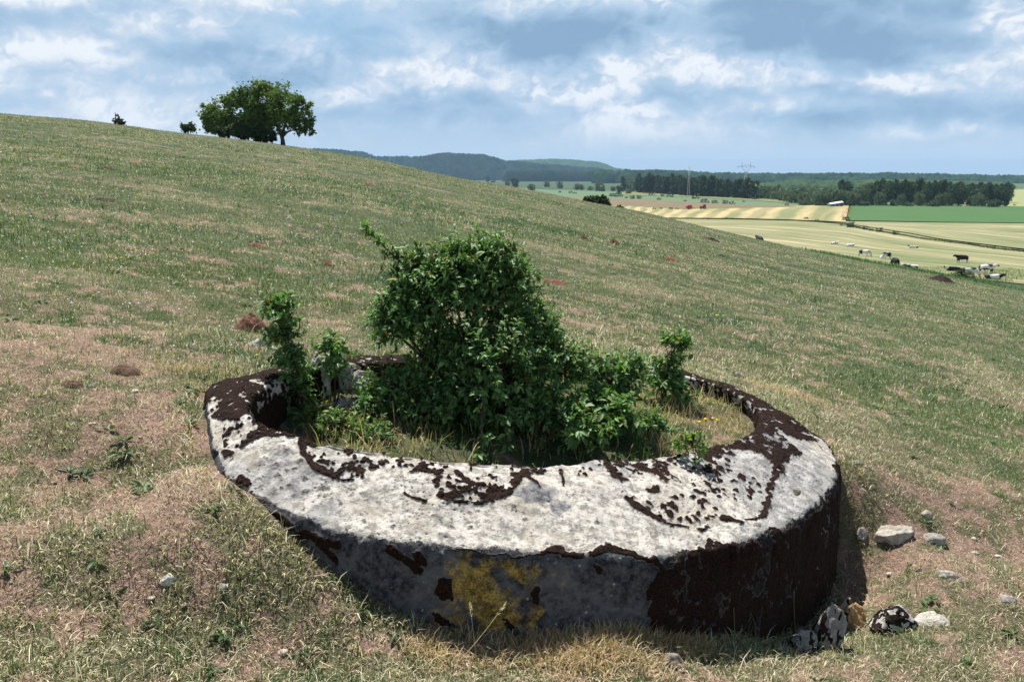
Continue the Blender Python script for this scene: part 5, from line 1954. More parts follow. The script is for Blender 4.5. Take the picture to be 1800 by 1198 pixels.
DG1, DG2 = (0.022, 0.050, 0.025), (0.075, 0.120, 0.048)
PROTO = {
    'round': (proto('broad_tree', [((0, 0, 9), (5.4, 5.4, 4.6)), ((2.6, .5, 11), (3, 3, 3.2)), ((-2.6, 0, 10.5), (3, 3, 3.4)), ((0, 0, 4.2), (5.0, 5.0, 3.4)), ((1.0, 0, 13), (2.8, 2.8, 2.2))], 2600, 0.85, DG1, DG2, 31, 9, .35, surf=.6), 15.2),
    'tall': (proto('tall_tree', [((0, 0, 13), (2.8, 2.8, 4.5)), ((.4, 0, 7.5), (3.3, 3.3, 4.5)), ((0, 0, 3), (2.8, 2.8, 2.6)), ((-1.2, 0, 15.5), (1.3, 1.3, 2.2))], 1900, 0.8, (0.020, 0.045, 0.024), (0.050, 0.088, 0.036), 32, 13, .28, surf=.6), 17.6),
    'willow': (proto('willow_tree', [((0, 0, 5.5), (5, 5, 4.2)), ((2.4, 0, 7), (3, 3, 2.8)), ((-2.8, 0, 5), (3, 3, 3.5)), ((0, 0, 2.2), (5.2, 5.2, 2.2))], 2200, 0.7, (0.06, 0.10, 0.05), (0.15, 0.20, 0.105), 33, 5, .3, surf=.65), 9.9),
    'scrub': (proto('scrub_tree', [((0, 0, 3), (3.2, 3.2, 2.6)), ((1.8, 0, 2.2), (2.4, 2.4, 2.1)), ((-2, 0, 2), (2.2, 2.2, 2))], 1200, 0.55, (0.03, 0.06, 0.028), (0.085, 0.13, 0.055), 34, 2.5, .15, surf=.6), 5.7),
    'bush': (proto('field_bush', [((0, 0, 1.4), (1.9, 1.9, 1.45)), ((1, .3, 1.1), (1.3, 1.3, 1.1)), ((-1, 0, 1), (1.3, 1.3, 1.0))], 700, 0.34, (0.018, 0.038, 0.018), (0.050, 0.082, 0.032), 35, 1.2, .08, surf=.6), 2.9),
}
used = set()


def plant(kind, px, base, hpx, label, cat='tree', group=None, wide=1.0, P=None):
    src, H0 = PROTO[kind]
    P = P or hitv(px, base)
    h = hpx * P.y / FPX
    if kind in used:
        o = copy_tree(src)
    else:
        o = src
        used.add(kind)
    k = h / H0
    o.location = (P.x, P.y, P.z)
    o.scale = (k * wide, k * wide, k)
    o.rotation_euler = (0, 0, random.uniform(0, 6.28))
    for key in ('label', 'category', 'group'):
        if key in o:
            del o[key]
    tag(o, label, cat, group)
    return o


# dark belt of tall trees
x = 1122
while x < 1330:
    f = (x - 1122) / 208
    plant('tall', x + random.uniform(-1.5, 1.5), 339 + 12 * f + random.uniform(-.4, .8), random.uniform(29, 37) + 3 * f, 'tall dark tree in the dense belt behind the brown field', group='tall trees of the dark belt', wide=random.uniform(1.0, 1.4))
    x += random.uniform(5.5, 8.5)
x = 1126
while x < 1322:
    f = (x - 1126) / 208
    plant('round', x, 338.0 + 10.5 * f, random.uniform(26, 33), 'broad dark tree filling the belt of tall trees', group='broad trees of the dark belt', wide=random.uniform(.9, 1.1))
    x += random.uniform(12, 17)
# single trees and clumps left of the belt
for i, (kd, px, b_, h_, lb) in enumerate([
        ('round', 905, 331, 19, 'round dark tree peeping over the hill shoulder, largest of the left group'), ('scrub', 934, 335, 12, 'small dark tree right of the largest in the left group'),
        ('scrub', 892, 327, 9, 'low dark tree left of the largest in the left group'), ('round', 857, 320, 12, 'dark round tree peeping over the hill, left of the group'),
        ('round', 836, 317, 11, 'dark tree furthest left peeping over the hill line'), ('bush', 867, 321, 8, 'small bush right of the dark round tree on the hill line'),
        ('scrub', 768, 303, 7, 'low scrub on the hill line above the large bush'), ('scrub', 782, 305, 5, 'lowest scrub patch on the hill line beside the other'),
        ('willow', 961, 329, 11, 'pale round willow in the strip of fields, leftmost'), ('willow', 984, 331, 12, 'pale round willow in the strip of fields, second from left'),
        ('scrub', 985, 331.5, 7, 'dark scrub at the foot of the second pale willow'), ('willow', 1014, 334, 11, 'pale willow in the strip of fields, third from left'),
        ('willow', 1022, 334, 10, 'pale narrow willow beside the third one'), ('scrub', 1038, 335, 8, 'dark scrub between pale willows'),
        ('willow', 1054, 336.5, 17, 'largest pale round willow in the strip of fields'), ('scrub', 1058, 337, 8, 'dark scrub at the foot of the largest pale willow'),
        ('round', 990, 316.5, 9, 'dark round tree on the far dull field'), ('scrub', 941, 314, 6, 'dark scrub on the far dull field, left one'), ('scrub', 958, 316, 4, 'flat dark scrub on the far dull field'),
        ('round', 1012, 319, 9, 'left dark tree of the far pair'), ('round', 1024, 319, 10, 'right dark tree of the far pair'), ('scrub', 1041, 320, 6, 'long dark thicket right of the far pair'), ('scrub', 1049, 320.5, 6, 'end of the long dark thicket'),
        ('willow', 1063, 322, 12, 'grey-green tree beside the far thicket'), ('tall', 1077, 322.5, 13, 'dark narrow tree beside the far thicket'),
        ('tall', 1095, 337, 27, 'slim dark tree left of the pale poplar'), ('willow', 1108, 335, 22, 'tall pale tree just left of the dark belt'), ('round', 1088, 340, 14, 'squat dark tree at the foot of the slim dark tree'),
        ('scrub', 1078, 336, 9, 'scrub left of the slim dark tree'), ('scrub', 1105, 341, 8, 'scrub at the foot of the tall pale tree'), ('scrub', 1112, 337, 7, 'small scrub against the left end of the dark belt'),
        ('round', 674, 279, 5, 'distant dark tree on the left hill foot'), ('round', 650, 277, 4.5, 'distant dark tree at the far left foot of the hills'), ('round', 688, 281, 5, 'distant dark tree beside the other on the left hill foot')]):
    plant(kd, px, max(b_, 311.5) if b_ > 308 else 312, h_, lb)
# field bushes
for px, b_, h_, lb in [(1076, 346, 7, 'left bush of a pair before the slim dark tree'), (1087, 346.5, 9, 'right bush of a pair before the slim dark tree'), (1101, 349, 4, 'tiny bush on the pasture strip'), (1112, 350, 7, 'round bush on the pasture strip, left of two alike'),
                      (1123, 350, 7, 'round bush on the pasture strip, right of two alike'), (1145, 344, 7, 'bush high on the strip below the dark belt'), (1158, 352, 5, 'small bush at the edge of the brown field'), (1164, 346, 5, 'small bush under the left end of the dark belt'),
                      (1178, 347, 8, 'wide bush under the dark belt'), (1222, 350, 8, 'bush standing alone near the lattice mast'), (1204, 355, 4, 'tiny bush above the red vehicles'), (1238, 357.5, 9, 'widest bush of the row of four on the strip'),
                      (1256, 358, 7, 'second bush of the row of four on the strip'), (1274, 359, 8, 'third bush of the row of four on the strip'), (1286, 360, 7, 'last bush of the row of four on the strip'), (1307, 356, 3.5, 'tiny bush right of the row of four'),
                      (1003, 340, 5, 'small bush at the top edge of the brown field, left'), (1011, 341, 4, 'tiny bush at the top edge of the brown field'), (984, 339, 4, 'tiny dark bush on the strip behind the big shoulder bush'), (1383, 362, 5, 'dark bush where the brown field ends'),
                      (1150, 369, 4.5, 'bush at the left edge of the mown field'), (1162, 369, 4.5, 'flat bush at the left edge of the mown field'), (1179, 369, 5, 'green bush left of the red vehicles'), (1190, 369.5, 4.5, 'low green bush next to the red vehicles'),
                      (1277, 385.5, 3.5, 'tiny bush on the boundary below the mown field'), (1245, 386, 2.5, 'smallest bush on the boundary below the mown field'), (1417, 387, 6, 'thin bush on the field boundary'), (1436, 390, 5, 'round bush on the field boundary'),
                      (1487, 389, 9, 'bush at the lower left corner of the bright crop field'), (1495, 400, 11, 'largest dark bush on the field boundary'), (1479, 397, 4, 'small bush left of the largest on the boundary'), (1507, 401, 4, 'low bush right of the largest on the boundary'),
                      (1521, 404, 8, 'upright bush on the boundary below the crop field'), (1531, 406, 5, 'low bush beside the upright one'), (1546, 408, 9, 'dark bush on the boundary, second from the right'), (1573, 413, 8, 'rightmost dark bush on the field boundary'),
                      (1783, 362, 3.5, 'tiny bush on the pale field at the far right')]:
    plant('bush', px, b_, h_, lb, 'bush', wide=1.15)
# willow scrub
row1 = [(1338, 350, 14, 'scrub'), (1350, 351, 12, 'scrub'), (1362, 352, 16, 'willow'), (1374, 354, 14, 'scrub'), (1386, 356, 20, 'willow'), (1398, 358, 18, 'scrub'), (1412, 360, 22, 'willow'), (1425, 361, 16, 'scrub'), (1438, 362, 26, 'willow'), (1452, 362, 20, 'scrub'),
        (1468, 362, 30, 'willow'), (1486, 362, 26, 'willow'), (1500, 362.5, 24, 'willow')]
for px, b_, h_, kd in row1:
    plant(kd, px, b_, h_, 'grey-green willow scrub between the dark belt and the big trees', group='willow scrub, front')
x = 1334
while x < 1500:
    plant(random.choice(['willow', 'willow', 'scrub', 'round']), x, 345 + (x - 1334) * .05, random.uniform(16, 22), 'pale round tree standing back in the willow scrub', group='willow scrub, back')
    x += random.uniform(8, 13)
# the big trees behind the crop field
for kd, px, b_, h_, wd, lb in [('round', 1483, 353, 38, 1.0, 'big dark dome-shaped tree above the white roof'), ('round', 1532, 360, 42, .85, 'big dark tree behind the two pale willows'), ('round', 1548, 359, 46, .8, 'tall dark tree near the left of the big trees'),
                              ('round', 1566, 360, 45, .9, 'tall dark tree second in the big row'), ('willow', 1528, 360, 36, .8, 'tall pale willow among the dark trees'), ('willow', 1546, 362.5, 24, .8, 'round pale willow in front of the dark trees'), ('willow', 1512, 362, 36, .8, 'grey willow at the left of the big row'),
                              ('scrub', 1569, 363, 13, 1.2, 'dark rounded bush at the top edge of the crop field'), ('round', 1592, 360, 45, .9, 'dark tree in the middle of the big row'), ('round', 1612, 359, 46, .9, 'second dark tree in the middle of the big row'),
                              ('willow', 1583, 362, 20, .7, 'small yellowish willow before the middle trees'), ('willow', 1616, 363, 24, .8, 'yellow-tinged willow before the middle trees'), ('round', 1634, 361, 44, .85, 'dark tree right of the yellow-tinged willow'),
                              ('round', 1653, 361, 46, .85, 'dark tree with a flat top in the big row'), ('willow', 1650, 363, 22, .7, 'pale willow under the flat-topped tree'), ('willow', 1663, 363, 24, .6, 'narrow pale willow beside the dense oval tree'), ('round', 1685, 363, 41, .8, 'dense dark oval tree standing forward in the row'),
                              ('round', 1672, 362, 38, .7, 'dark tree half behind the dense oval one'), ('scrub', 1708, 363, 19, 1.2, 'low dark thicket right of the dense oval tree'), ('willow', 1720, 364, 22, .9, 'greenish willow in the gap of the row'),
                              ('round', 1732, 363, 42, .8, 'left one of the two big trees at the right end'), ('round', 1752, 363.5, 40, .8, 'right one of the two big trees at the right end'), ('round', 1765, 364, 35, .7, 'last tree at the right end of the row'),
                              ('scrub', 1745, 365, 15, 1.3, 'round bush at the foot of the two end trees'), ('scrub', 1640, 364, 12, 1.4, 'dark scrub below the middle trees'), ('scrub', 1595, 363.5, 9, 1.6, 'flat scrub at the crop field edge'), ('scrub', 1520, 363, 10, 1.4, 'dark scrub at the left corner of the crop field'),
                              ('scrub', 1415, 362, 10, 1.6, 'dark thicket left of the white roof'), ('scrub', 1494, 362.5, 9, 1.5, 'dark thicket right of the white roof'), ('scrub', 1440, 362.5, 9, 1.5, 'dark thicket touching the white roof')]:
    plant(kd, px, b_, h_, lb, wide=wd)
x = 1524
while x < 1776:
    plant('round', x, 356.5, random.uniform(30, 38), 'tree standing back behind the big row', group='trees behind the big row', wide=.95)
    x += random.uniform(12, 18)
for kd in PROTO:
    if kd not in used:
        for ch in list(PROTO[kd][0].children):
            bpy.data.objects.remove(ch)
        bpy.data.objects.remove(PROTO[kd][0])


# rough growth along the field boundary
def margin(name, pts, width, h, n, c1, c2, label):
    Q = np.array([np.array(hitv(*p_)) for p_ in pts])
    t = rng.random(n) * (len(pts) - 1)
    i = np.minimum(t.astype(int), len(pts) - 2)
    f = (t - i)[:, None]
    q = Q[i] * (1 - f) + Q[i + 1] * f
    x, y = q[:, 0] + rng.normal(0, width, n), q[:, 1] + rng.normal(0, width, n)
    z = np.maximum(ground(x, y), np.interp(y, VY, VZ)) + .05
    k = rng.random(n)[:, None]
    o = blades(name, x, y, z, rng.uniform(.4, 1, n) * h, np.full(n, h * .45), rng.uniform(0, 6.28, n), rng.uniform(.1, .7, n), np.array(c1) * (1 - k) + np.array(c2) * k, M_GRASS)
    tag(o, label, 'grass', None, 'stuff')


margin('field_margin', [(1120, 384), (1290, 386), (1400, 388.5), (1440, 391), (1486, 395), (1520, 403), (1600, 416), (1700, 430), (1800, 443), (2000, 470)], .5, .55, 9000, (0.03, 0.06, 0.02), (0.09, 0.13, 0.04), 'dark strip of rough growth along the boundary of the hay fields')
margin('field_corner', [(1494, 365), (1490, 370), (1487, 378), (1484, 388)], 1.6, .9, 1800, (0.20, 0.13, 0.06), (0.40, 0.27, 0.13), 'rusty brown rough growth at the left end of the crop field')


def tall_grass():
    n = 52000
    px = rng.uniform(1380, 1990, n)
    y = rng.uniform(82, 128, n)
    u = (px - 900) / 1473
    x = u * y
    z = ground(x, y)
    f = fbm(np.stack([x, y], 1), .12, 3, 9)
    m = (f > .40) & (y > 84 + (rng.random(n) * 10)) & (rng.random(n) < sstep(1380, 1520, px))
    x, y, z = x[m], y[m], z[m]
    n = len(x)
    k = rng.random(n)[:, None]
    o = blades('tall_meadow_grass', x, y, z, rng.uniform(.18, .5, n), rng.uniform(.03, .07, n), rng.uniform(0, 6.28, n), rng.uniform(.1, .8, n), np.array((0.055, 0.12, 0.04)) * (1 - k) + np.array((0.13, 0.21, 0.08)) * k, M_GRASS)
    tag(o, 'taller lush green grass along the foot of the slope where the cows are', 'grass', None, 'stuff')


tall_grass()


def slope_pt(px, py, Y=None):
    """foot point for something standing near the shoulder of the hill"""
    P = hit(px, py)
    return P


# shrub beside the cows
P = hit(1702, 490)
u_ = ray(1695, 490)
sx_ = u_[0] / u_[1] * 98
limb_tree('low_shrub', (sx_, 98, gz(sx_, 98) - .1), 'grey-green rounded shrub in front of the black and white cows', 'shrub', [(np.array([(0, 0, -.2), (0, 0, .6)]), [.06, .03])],
          [((-.6, 0, .55), (.9, .7, .6)), ((.5, 0, .5), (.8, .7, .55)), ((0, .2, .75), (.7, .6, .5))], 1500, .12, (0.03, 0.06, 0.025), (0.09, 0.13, 0.055), 51)


# ------------------------------------------------------------------ cows
def skin_mesh(name, joints, edges, radii, sub=2):
    me = bpy.data.meshes.new(name + '_skeleton')
    me.from_pydata([tuple(j) for j in joints], edges, [])
    tmp = bpy.data.objects.new(name + '_tmp', me)
    C.objects.link(tmp)
    tmp.modifiers.new('skin', 'SKIN')
    if not me.skin_vertices:
        me.skin_vertices.new()
    for i, r in enumerate(radii):
        r = (r * 1.2, r * 1.2)
        me.skin_vertices[0].data[i].radius = r
        me.skin_vertices[0].data[i].use_root = (i == 0)
    sb = tmp.modifiers.new('sub', 'SUBSURF')
    sb.levels = sub
    sb.render_levels = sub
    dg = bpy.context.evaluated_depsgraph_get()
    dg.update()
    ev = bpy.data.meshes.new_from_object(tmp.evaluated_get(dg))
    bpy.data.objects.remove(tmp)
    return ev


M_HIDE = col_mat('hide', 0.7, 0.25)


def cow(px, py, Y, face, pose, black, seed, label, head_white=False, all_black=False, hold=False):
    u = ray(px, py)
    if hold:
        pass
    elif Y < 150:
        # first place beyond the brow where the feet come into view
        YY = np.linspace(110, 170, 130)
        zz = np.maximum(ground(u[0] / u[1] * YY, YY), np.interp(YY, VY, VZ))
        ee_ = zz / YY
        ok = np.where(ee_ >= u[2] / u[1])[0]
        Y = float(YY[ok[0]] if len(ok) else YY[np.argmax(ee_)])
    else:
        Y = hitv(px, py).y
    xx = u[0] / u[1] * Y
    base = max(gz(xx, Y), float(np.interp(Y, VY, VZ)))
    # spine along +X (head end)
    if pose == 'lie':
        dz = -0.62
    else:
        dz = 0
    J = [(-.75, 0, 1.13 + dz), (-.35, 0, 1.02 + dz), (.1, 0, 1.0 + dz), (.5, 0, 1.06 + dz), (.82, 0, 1.18 + dz)]
    Rr = [.27, .35, .37, .34, .23]
    if pose == 'graze':
        J += [(1.08, 0, .88), (1.24, 0, .56), (1.30, 0, .36), (1.42, 0, .12)]
    elif pose == 'lie':
        J += [(1.0, 0, 1.28 + dz), (1.1, 0, 1.42 + dz), (1.2, 0, 1.42 + dz), (1.46, 0, 1.26 + dz)]
    else:
        J += [(1.02, 0, 1.26), (1.18, 0, 1.36), (1.28, 0, 1.34), (1.54, 0, 1.16)]
    Rr += [.17, .14, .13, .075]
    E = [(i, i + 1) for i in range(8)]
    # tail
    J += [(-1.0, 0, 1.2 + dz), (-1.08, 0, .8 + dz * .7), (-1.06, 0, .45 + dz * .4)]
    Rr += [.06, .025, .045]
    E += [(0, 9), (9, 10), (10, 11)]
    n = 12
    for sy in (-1, 1):
        if pose == 'lie':
            J += [(-.72, sy * .28, .42), (-.30, sy * .46, .20), (-.80, sy * .48, .08)]
            J += [(.55, sy * .24, .34), (.90, sy * .30, .12), (.55, sy * .34, .06)]
            Rr += [.17, .09, .05, .13, .07, .05]
        else:
            o_ = 0.06 * sy
            J += [(-.78, sy * .19, .82), (-.90 + o_, sy * .2, .47), (-.82 + o_, sy * .2, .04)]
            J += [(.58, sy * .18, .78), (.60 - o_, sy * .18, .40), (.58 - o_, sy * .18, .04)]
            Rr += [.15, .065, .055, .12, .062, .055]
        E += [(0, n), (n, n + 1), (n + 1, n + 2), (3, n + 3), (n + 3, n + 4), (n + 4, n + 5)]
        n += 6
    hj = J[6]
    for sy in (-1, 1):
        J += [(hj[0] - .03, sy * .24, hj[2] + .02)]
        Rr += [(.07)]
        E += [(6, n)]
        n += 1
    J = [np.array(j, float) for j in J]
    if pose == 'lie':
        J[0][2] -= 0
    me = skin_mesh('cow', J, E, Rr)
    me.name = 'cow'
    co = np.zeros(len(me.vertices) * 3, np.float32)
    me.vertices.foreach_get('co', co)
    co = co.reshape(-1, 3).astype(float)
    nz = fbm(co + seed * 5, 1.25, 2, seed)
    q = np.quantile(nz, 1 - black)
    k = sstep(q - .01, q + .01, nz)
    if all_black:
        k[:] = 1
    low = (co[:, 2] < 0.42) & (pose != 'lie')
    if not all_black:
        k = np.where(low, 0, k)
    if head_white:
        k = np.where(co[:, 0] > 1.15, 0, k)
    c = np.array([0.78, 0.74, 0.68])[None] * (1 - k[:, None]) + np.array([0.014, 0.012, 0.012])[None] * k[:, None]
    at_ = me.attributes.new('col', 'FLOAT_COLOR', 'POINT')
    at_.data.foreach_set('color', np.concatenate([c, np.ones((len(c), 1))], 1).astype(np.float32).reshape(-1))
    me.materials.append(M_HIDE)
    me.polygons.foreach_set('use_smooth', np.ones(len(me.polygons), bool))
    o = bpy.data.objects.new('cow', me)
    C.objects.link(o)
    o.location = (xx, Y, base - .02)
    o.rotation_euler = (0, 0, R(face))
    tag(o, label, 'cow', 'cows grazing and resting at the foot of the slope')
    return o


# face: 0 = head towards the right of the picture, 180 = left, 90 = away, -90 = towards the camera
cow(1518, 452, 135, -35, 'graze', .30, 3, 'mostly white cow grazing with its head down to the right, left of the standing herd', )
cow(1558, 457, 130, 205, 'graze', .66, 5, 'black and white cow with a white face grazing towards the left', head_white=True)
cow(1573, 469, 128, 88, 'graze', .9, 6, 'all black cow seen from behind, in the middle of the herd', all_black=True)
cow(1601, 474, 118, 170, 'lie', .5, 8, 'lying cow with a black neck and white rump, right of the all black one', head_white=True)
cow(1690, 463, 132, 183, 'stand', .74, 9, 'black cow with a white hindquarter standing and facing left')
cow(1676, 478, 118, 175, 'lie', .92, 12, 'dark cow lying low in the grass behind the rounded shrub')
cow(1702, 488, 112, -28, 'graze', .42, 14, 'white cow with black patches standing right behind the rounded shrub')
cow(1734, 482, 118, -12, 'stand', .84, 17, 'black cow with white legs standing at the far right, facing right')
cow(1745, 492, 110, -20, 'lie', .6, 19, 'patched cow lying just below the far right black cow')
cow(1606, 437, 190, 175, 'lie', .62, 21, 'black and white cow lying alone on the hay field above the herd')
cow(1467, 430, 190, 10, 'lie', .12, 23, 'pale cow lying on the hay field, left of two pale ones')
cow(1494, 434, 178, 8, 'lie', .15, 25, 'pale cow lying on the hay field, right of two pale ones')
cow(1335, 419, 125, 95, 'stand', .95, 27, 'black cow seen from behind over the brow of the slope', all_black=True, hold=True)
cow(1390, 433, 128, 185, 'lie', .55, 29, 'small black and white cow lying at the brow left of the herd', hold=True)


# ------------------------------------------------------------------ pylons and mast
M_STEEL = col_mat('galvanised_steel', .6, .4)


def pylon(px, base_py, H, label, r=.22, P=None):
    P = P or hitv(px, base_py)
    root = empty('power_pylon', P)
    tag(root, label, 'pylon')
    g = (0.30, 0.32, 0.34)
    mb = MB()
    w0, w1, hw = H * .10, H * .02, H * .58
    corner = lambda sx, sy, z: (sx * (w0 + (w1 - w0) * z / hw), sy * (w0 + (w1 - w0) * z / hw) * .8, z)
    for sx in (-1, 1):
        for sy in (-1, 1):
            mb.tube([corner(sx, sy, -1), corner(sx, sy, hw)], r, 4, g)
    for i in range(6):
        z0, z1 = hw * i / 6, hw * (i + 1) / 6
        for sy in (-1, 1):
            mb.tube([corner(-1, sy, z0), corner(1, sy, z1)], r * .6, 3, g)
            mb.tube([corner(1, sy, z0), corner(-1, sy, z1)], r * .6, 3, g)
        for sx in (-1, 1):
            mb.tube([corner(sx, -1, z0), corner(sx, 1, z1)], r * .6, 3, g)
    mb.build('tower', M_STEEL, root)
    ar = MB()
    for sx in (-1, 1):
        top = (sx * H * .16, 0, H * .82)
        for sy in (-1, 1):
            ar.tube([corner(sx, sy, hw), top], r * .9, 4, g)
        ar.tube([(0, 0, hw), (sx * H * .14, 0, H * .78)], r * .6, 3, g)
        ar.tube([top, (sx * H * .17, 0, H)], r * .8, 4, g)
        ar.tube([top, (sx * H * .34, 0, H * .84)], r * .8, 4, g)
    ar.tube([(-H * .34, 0, H * .84), (H * .34, 0, H * .84)], r * .9, 4, g)
    ar.tube([(-H * .18, 0, H * .88), (H * .18, 0, H * .88)], r * .7, 4, g)
    ar.build('crossarm', M_STEEL, root)
    for x_ in (-.33, 0, .33):
        im = MB()
        im.tube([(x_ * H, 0, H * .84), (x_ * H, 0, H * .76)], r * .8, 5, (0.10, 0.14, 0.13))
        im.build('insulator', M_STEEL, root)
    return root


pylon(1310, 331, 44, 'power pylon with a V-shaped head rising over the wooded horizon', .34)
pylon(651, 314, 40, 'faint distant pylon over the left hills', .55, P=Vector((ray(651, 300)[0] / ray(651, 300)[1] * 3900, 3900, 58)))
pylon(689, 314, 40, 'faint distant pylon over the left hills, left one of a near pair', .55, P=Vector((ray(686, 300)[0] / ray(686, 300)[1] * 3950, 3950, 50)))
pylon(693, 314, 40, 'faint distant pylon over the left hills, right one of a near pair', .55, P=Vector((ray(694, 300)[0] / ray(694, 300)[1] * 4100, 4100, 52)))
P = hitv(1210, 345.5)
root = empty('lattice_mast', P)
tag(root, 'slim grey lattice mast standing before the dark tree belt', 'mast')
mb = MB()
H = 52 * P.y / FPX
g = (0.42, 0.45, 0.48)
for sx in (-1, 1):
    for sy in (-1, 1):
        mb.tube([(sx * 1.2, sy * 1.2, -.5), (sx * .45, sy * .45, H)], .11, 4, g)
for i in range(14):
    z0, z1 = H * i / 14, H * (i + 1) / 14
    wA, wB = 1.2 - .75 * i / 14, 1.2 - .75 * (i + 1) / 14
    for sy in (-1, 1):
        mb.tube([(-wA, sy * wA, z0), (wB, sy * wB, z1)], .07, 3, g)
        mb.tube([(sy * wA, -wA, z0), (sy * wB, wB, z1)], .07, 3, g)
mb.build('lattice', M_STEEL, root)
mb = MB()
for z_, l_ in ((.97, 1.6), (.88, 2.2), (.79, 1.6)):
    mb.tube([(-l_, 0, H * z_), (l_, 0, H * z_)], .12, 4, g)
mb.build('crossarm', M_STEEL, root)

# ------------------------------------------------------------------ red farm machines
M_PAINT = col_mat('machine_paint', .45, .5, .15, 1.5)


def wheel(mbname, root, x, y, r, wdt):
    m1 = MB()
    t = np.linspace(0, 2 * math.pi, 17)
    for s0 in ((r * .80, r, wdt),):
        V, F = [], []
        for k in range(16):
            a = t[k]
            for (rr, yy) in ((r * .55, -wdt * .8), (r * .92, -wdt), (r, -wdt * .6), (r, wdt * .6), (r * .92, wdt), (r * .55, wdt * .8)):
                V.append((x + rr * math.cos(a), y + yy, r + rr * math.sin(a)))
        for k in range(16):
            for q in range(5):
                a0, a1 = k * 6 + q, ((k + 1) % 16) * 6 + q
                F.append((a0, a1, a1 + 1, a0 + 1))
        m1.add(V, F, (0.02, 0.02, 0.02))
    w_ = m1.build('wheel', M_PAINT, root)
    m2 = MB()
    m2.tube([(x, y - wdt * .6, r), (x, y + wdt * .6, r)], r * .56, 12, (0.45, 0.40, 0.30))
    m2.build('rim', M_PAINT, w_)


P = hitv(1236, 368.6)
root = empty('tractor', (P.x, P.y, P.z + .5), R(8))
tag(root, 'red farm tractor with a dark cab parked on the mown field', 'tractor')
mb = MB()
rd = (0.48, 0.035, 0.03)
mb.box((-1.1, 0, 1.35), (1.0, .38, .42), col=rd)
mb.box((-2.0, 0, 1.28), (.12, .34, .34), col=(0.1, 0.02, 0.02))
mb.box((.3, 0, 1.0), (1.2, .3, .3), col=(0.08, .08, .08))
mb.box((.75, -.75, 1.75), (.62, .22, .08), col=rd)
mb.box((.75, .75, 1.75), (.62, .22, .08), col=rd)
mb.tube([(-1.3, .25, 1.7), (-1.3, .25, 2.5)], .06, 6, (0.1, .1, .1))
mb.build('body', M_PAINT, root, False)
mb = MB()
mb.box((.75, 0, 2.0), (.62, .62, .62), col=(0.03, .04, .05))
mb.box((.75, 0, 2.68), (.72, .72, .07), col=rd)
for sx in (-1, 1):
    for sy in (-1, 1):
        mb.box((.75 + sx * .6, sy * .6, 2.0), (.05, .05, .66), col=rd)
mb.build('cab', M_PAINT, root, False)
for x_, y_q, r_, w_ in ((.75, -.85, .85, .22), (.75, .85, .85, .22), (-1.5, -.7, .52, .16), (-1.5, .7, .52, .16)):
    wheel('wheel', root, x_, y_q, r_, w_)
P = hitv(1211, 369)
root = empty('baler', (P.x, P.y, P.z + .5), R(5))
tag(root, 'red baler with a pale top standing left of the tractor', 'farm machine')
mb = MB()
V = [(-1.7, 0, .6), (1.5, 0, .6), (1.9, 0, 1.3), (1.3, 0, 2.3), (-.2, 0, 2.6), (-1.3, 0, 2.2), (-2.0, 0, 1.3)]
n = len(V)
A = [(a, -1.1, c) for a, b, c in V] + [(a, 1.1, c) for a, b, c in V]
mb.add(A, [tuple(range(n)), tuple(range(2 * n - 1, n - 1, -1))] + [(i, n + i, n + (i + 1) % n, (i + 1) % n) for i in range(n)], rd)
mb.build('body', M_PAINT, root, False)
mb = MB()
mb.box((0, 0, 2.62), (1.0, 1.15, .10), col=(0.55, .42, .36))
mb.build('top_cover', M_PAINT, root, False)
mb = MB()
mb.box((2.8, 0, .6), (1.2, .12, .1), col=(0.1, .1, .1))
mb.build('drawbar', M_PAINT, root, False)
for y_q in (-1.15, 1.15):
    wheel('wheel', root, 0, y_q, .6, .2)

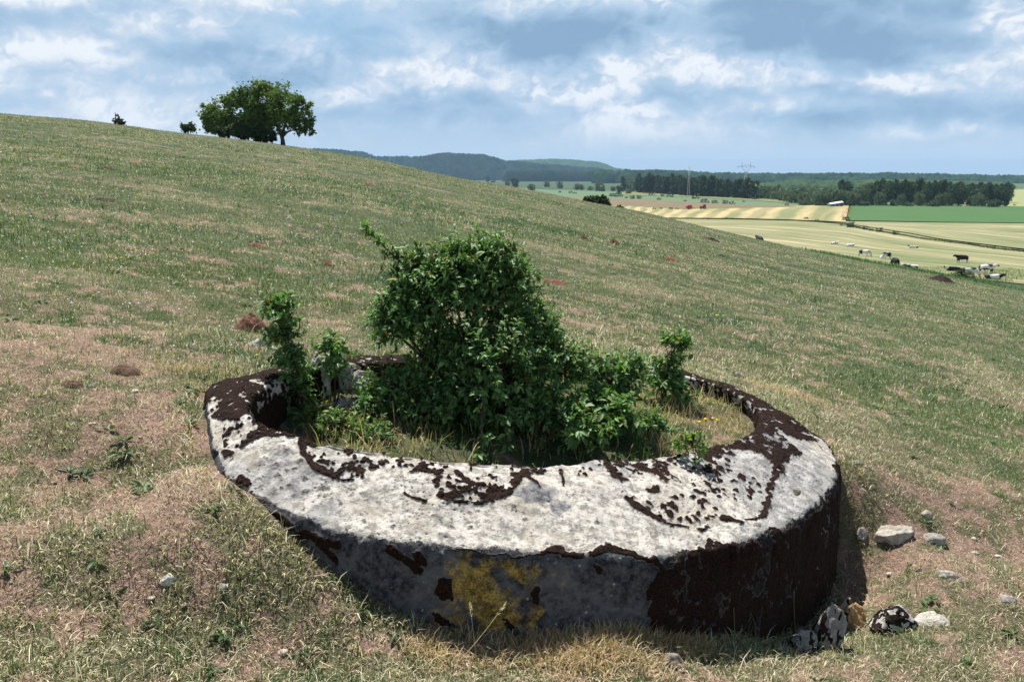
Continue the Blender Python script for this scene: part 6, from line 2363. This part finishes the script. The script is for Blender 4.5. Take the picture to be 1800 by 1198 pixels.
# ------------------------------------------------------------------ white-roofed shed
P = hitv(1468, 363.6)
root = empty('long_shed', (P.x, P.y, P.z), R(18))
tag(root, 'long low shed with a bright white roof among the trees', 'shed')
L2, W2 = 5.2, 2.2
mb = MB()
mb.box((0, 0, .8), (L2 - .3, W2 - .3, .85), col=(0.16, .17, .18))
mb.build('wall', M_PAINT, root, False)
mb = MB()
for sy in (-1, 1):
    V = [(-L2, sy * W2, 1.9), (L2, sy * W2, 3.0), (L2, 0, 3.9), (-L2, 0, 2.6), (-L2, sy * W2, 1.7), (L2, sy * W2, 2.8), (L2, 0, 3.7), (-L2, 0, 2.4)]
    mb.add(V, [(0, 1, 2, 3), (7, 6, 5, 4), (0, 4, 5, 1), (1, 5, 6, 2), (3, 2, 6, 7), (0, 3, 7, 4)], (0.85, .86, .88))
mb.build('roof', M_PAINT, root, False)
for x_ in (-3.5, 0, 3.5):
    mb = MB()
    mb.box((x_, -W2 + .27, 0.9), (.8, .06, .8), col=(0.05, .05, .06))
    mb.build('opening', M_PAINT, root, False)
P = hitv(1562, 363.2)
root = empty('white_post_box', (P.x, P.y, P.z))
tag(root, 'tiny white box on legs at the top edge of the crop field', 'box')
mb = MB()
mb.box((0, 0, 1.9), (.7, .5, .8), col=(.8, .8, .8))
mb.box((0, 0, 2.75), (.8, .6, .06), col=(.7, .7, .7))
mb.build('body', M_PAINT, root, False)
for x_ in (-.5, .5):
    mb = MB()
    mb.tube([(x_, 0, -.2), (x_, 0, 1.2)], .08, 5, (.5, .5, .5))
    mb.build('leg', M_PAINT, root)


# ------------------------------------------------------------------ air
def haze():
    lo, hi, ext = -60, 260, 16000
    mb = MB()
    mb.box((0, 0, (lo + hi) / 2), (ext, ext, (hi - lo) / 2))
    m = bpy.data.materials.new('haze')
    m.use_nodes = True
    t = NT(m.node_tree)
    t.n.clear()
    o_ = t.node('ShaderNodeOutputMaterial')
    v = t.node('ShaderNodeVolumePrincipled')
    v.inputs['Color'].default_value = (0.46, 0.68, 1.0, 1)
    v.inputs['Density'].default_value = 0.000065
    v.inputs['Anisotropy'].default_value = 0.0
    t.l.new(v.outputs[0], o_.inputs['Volume'])
    m.cycles.homogeneous_volume = True
    o = mb.build('haze', m)
    tag(o, 'thin blue haze over the valley', None, None, 'stuff')


haze()
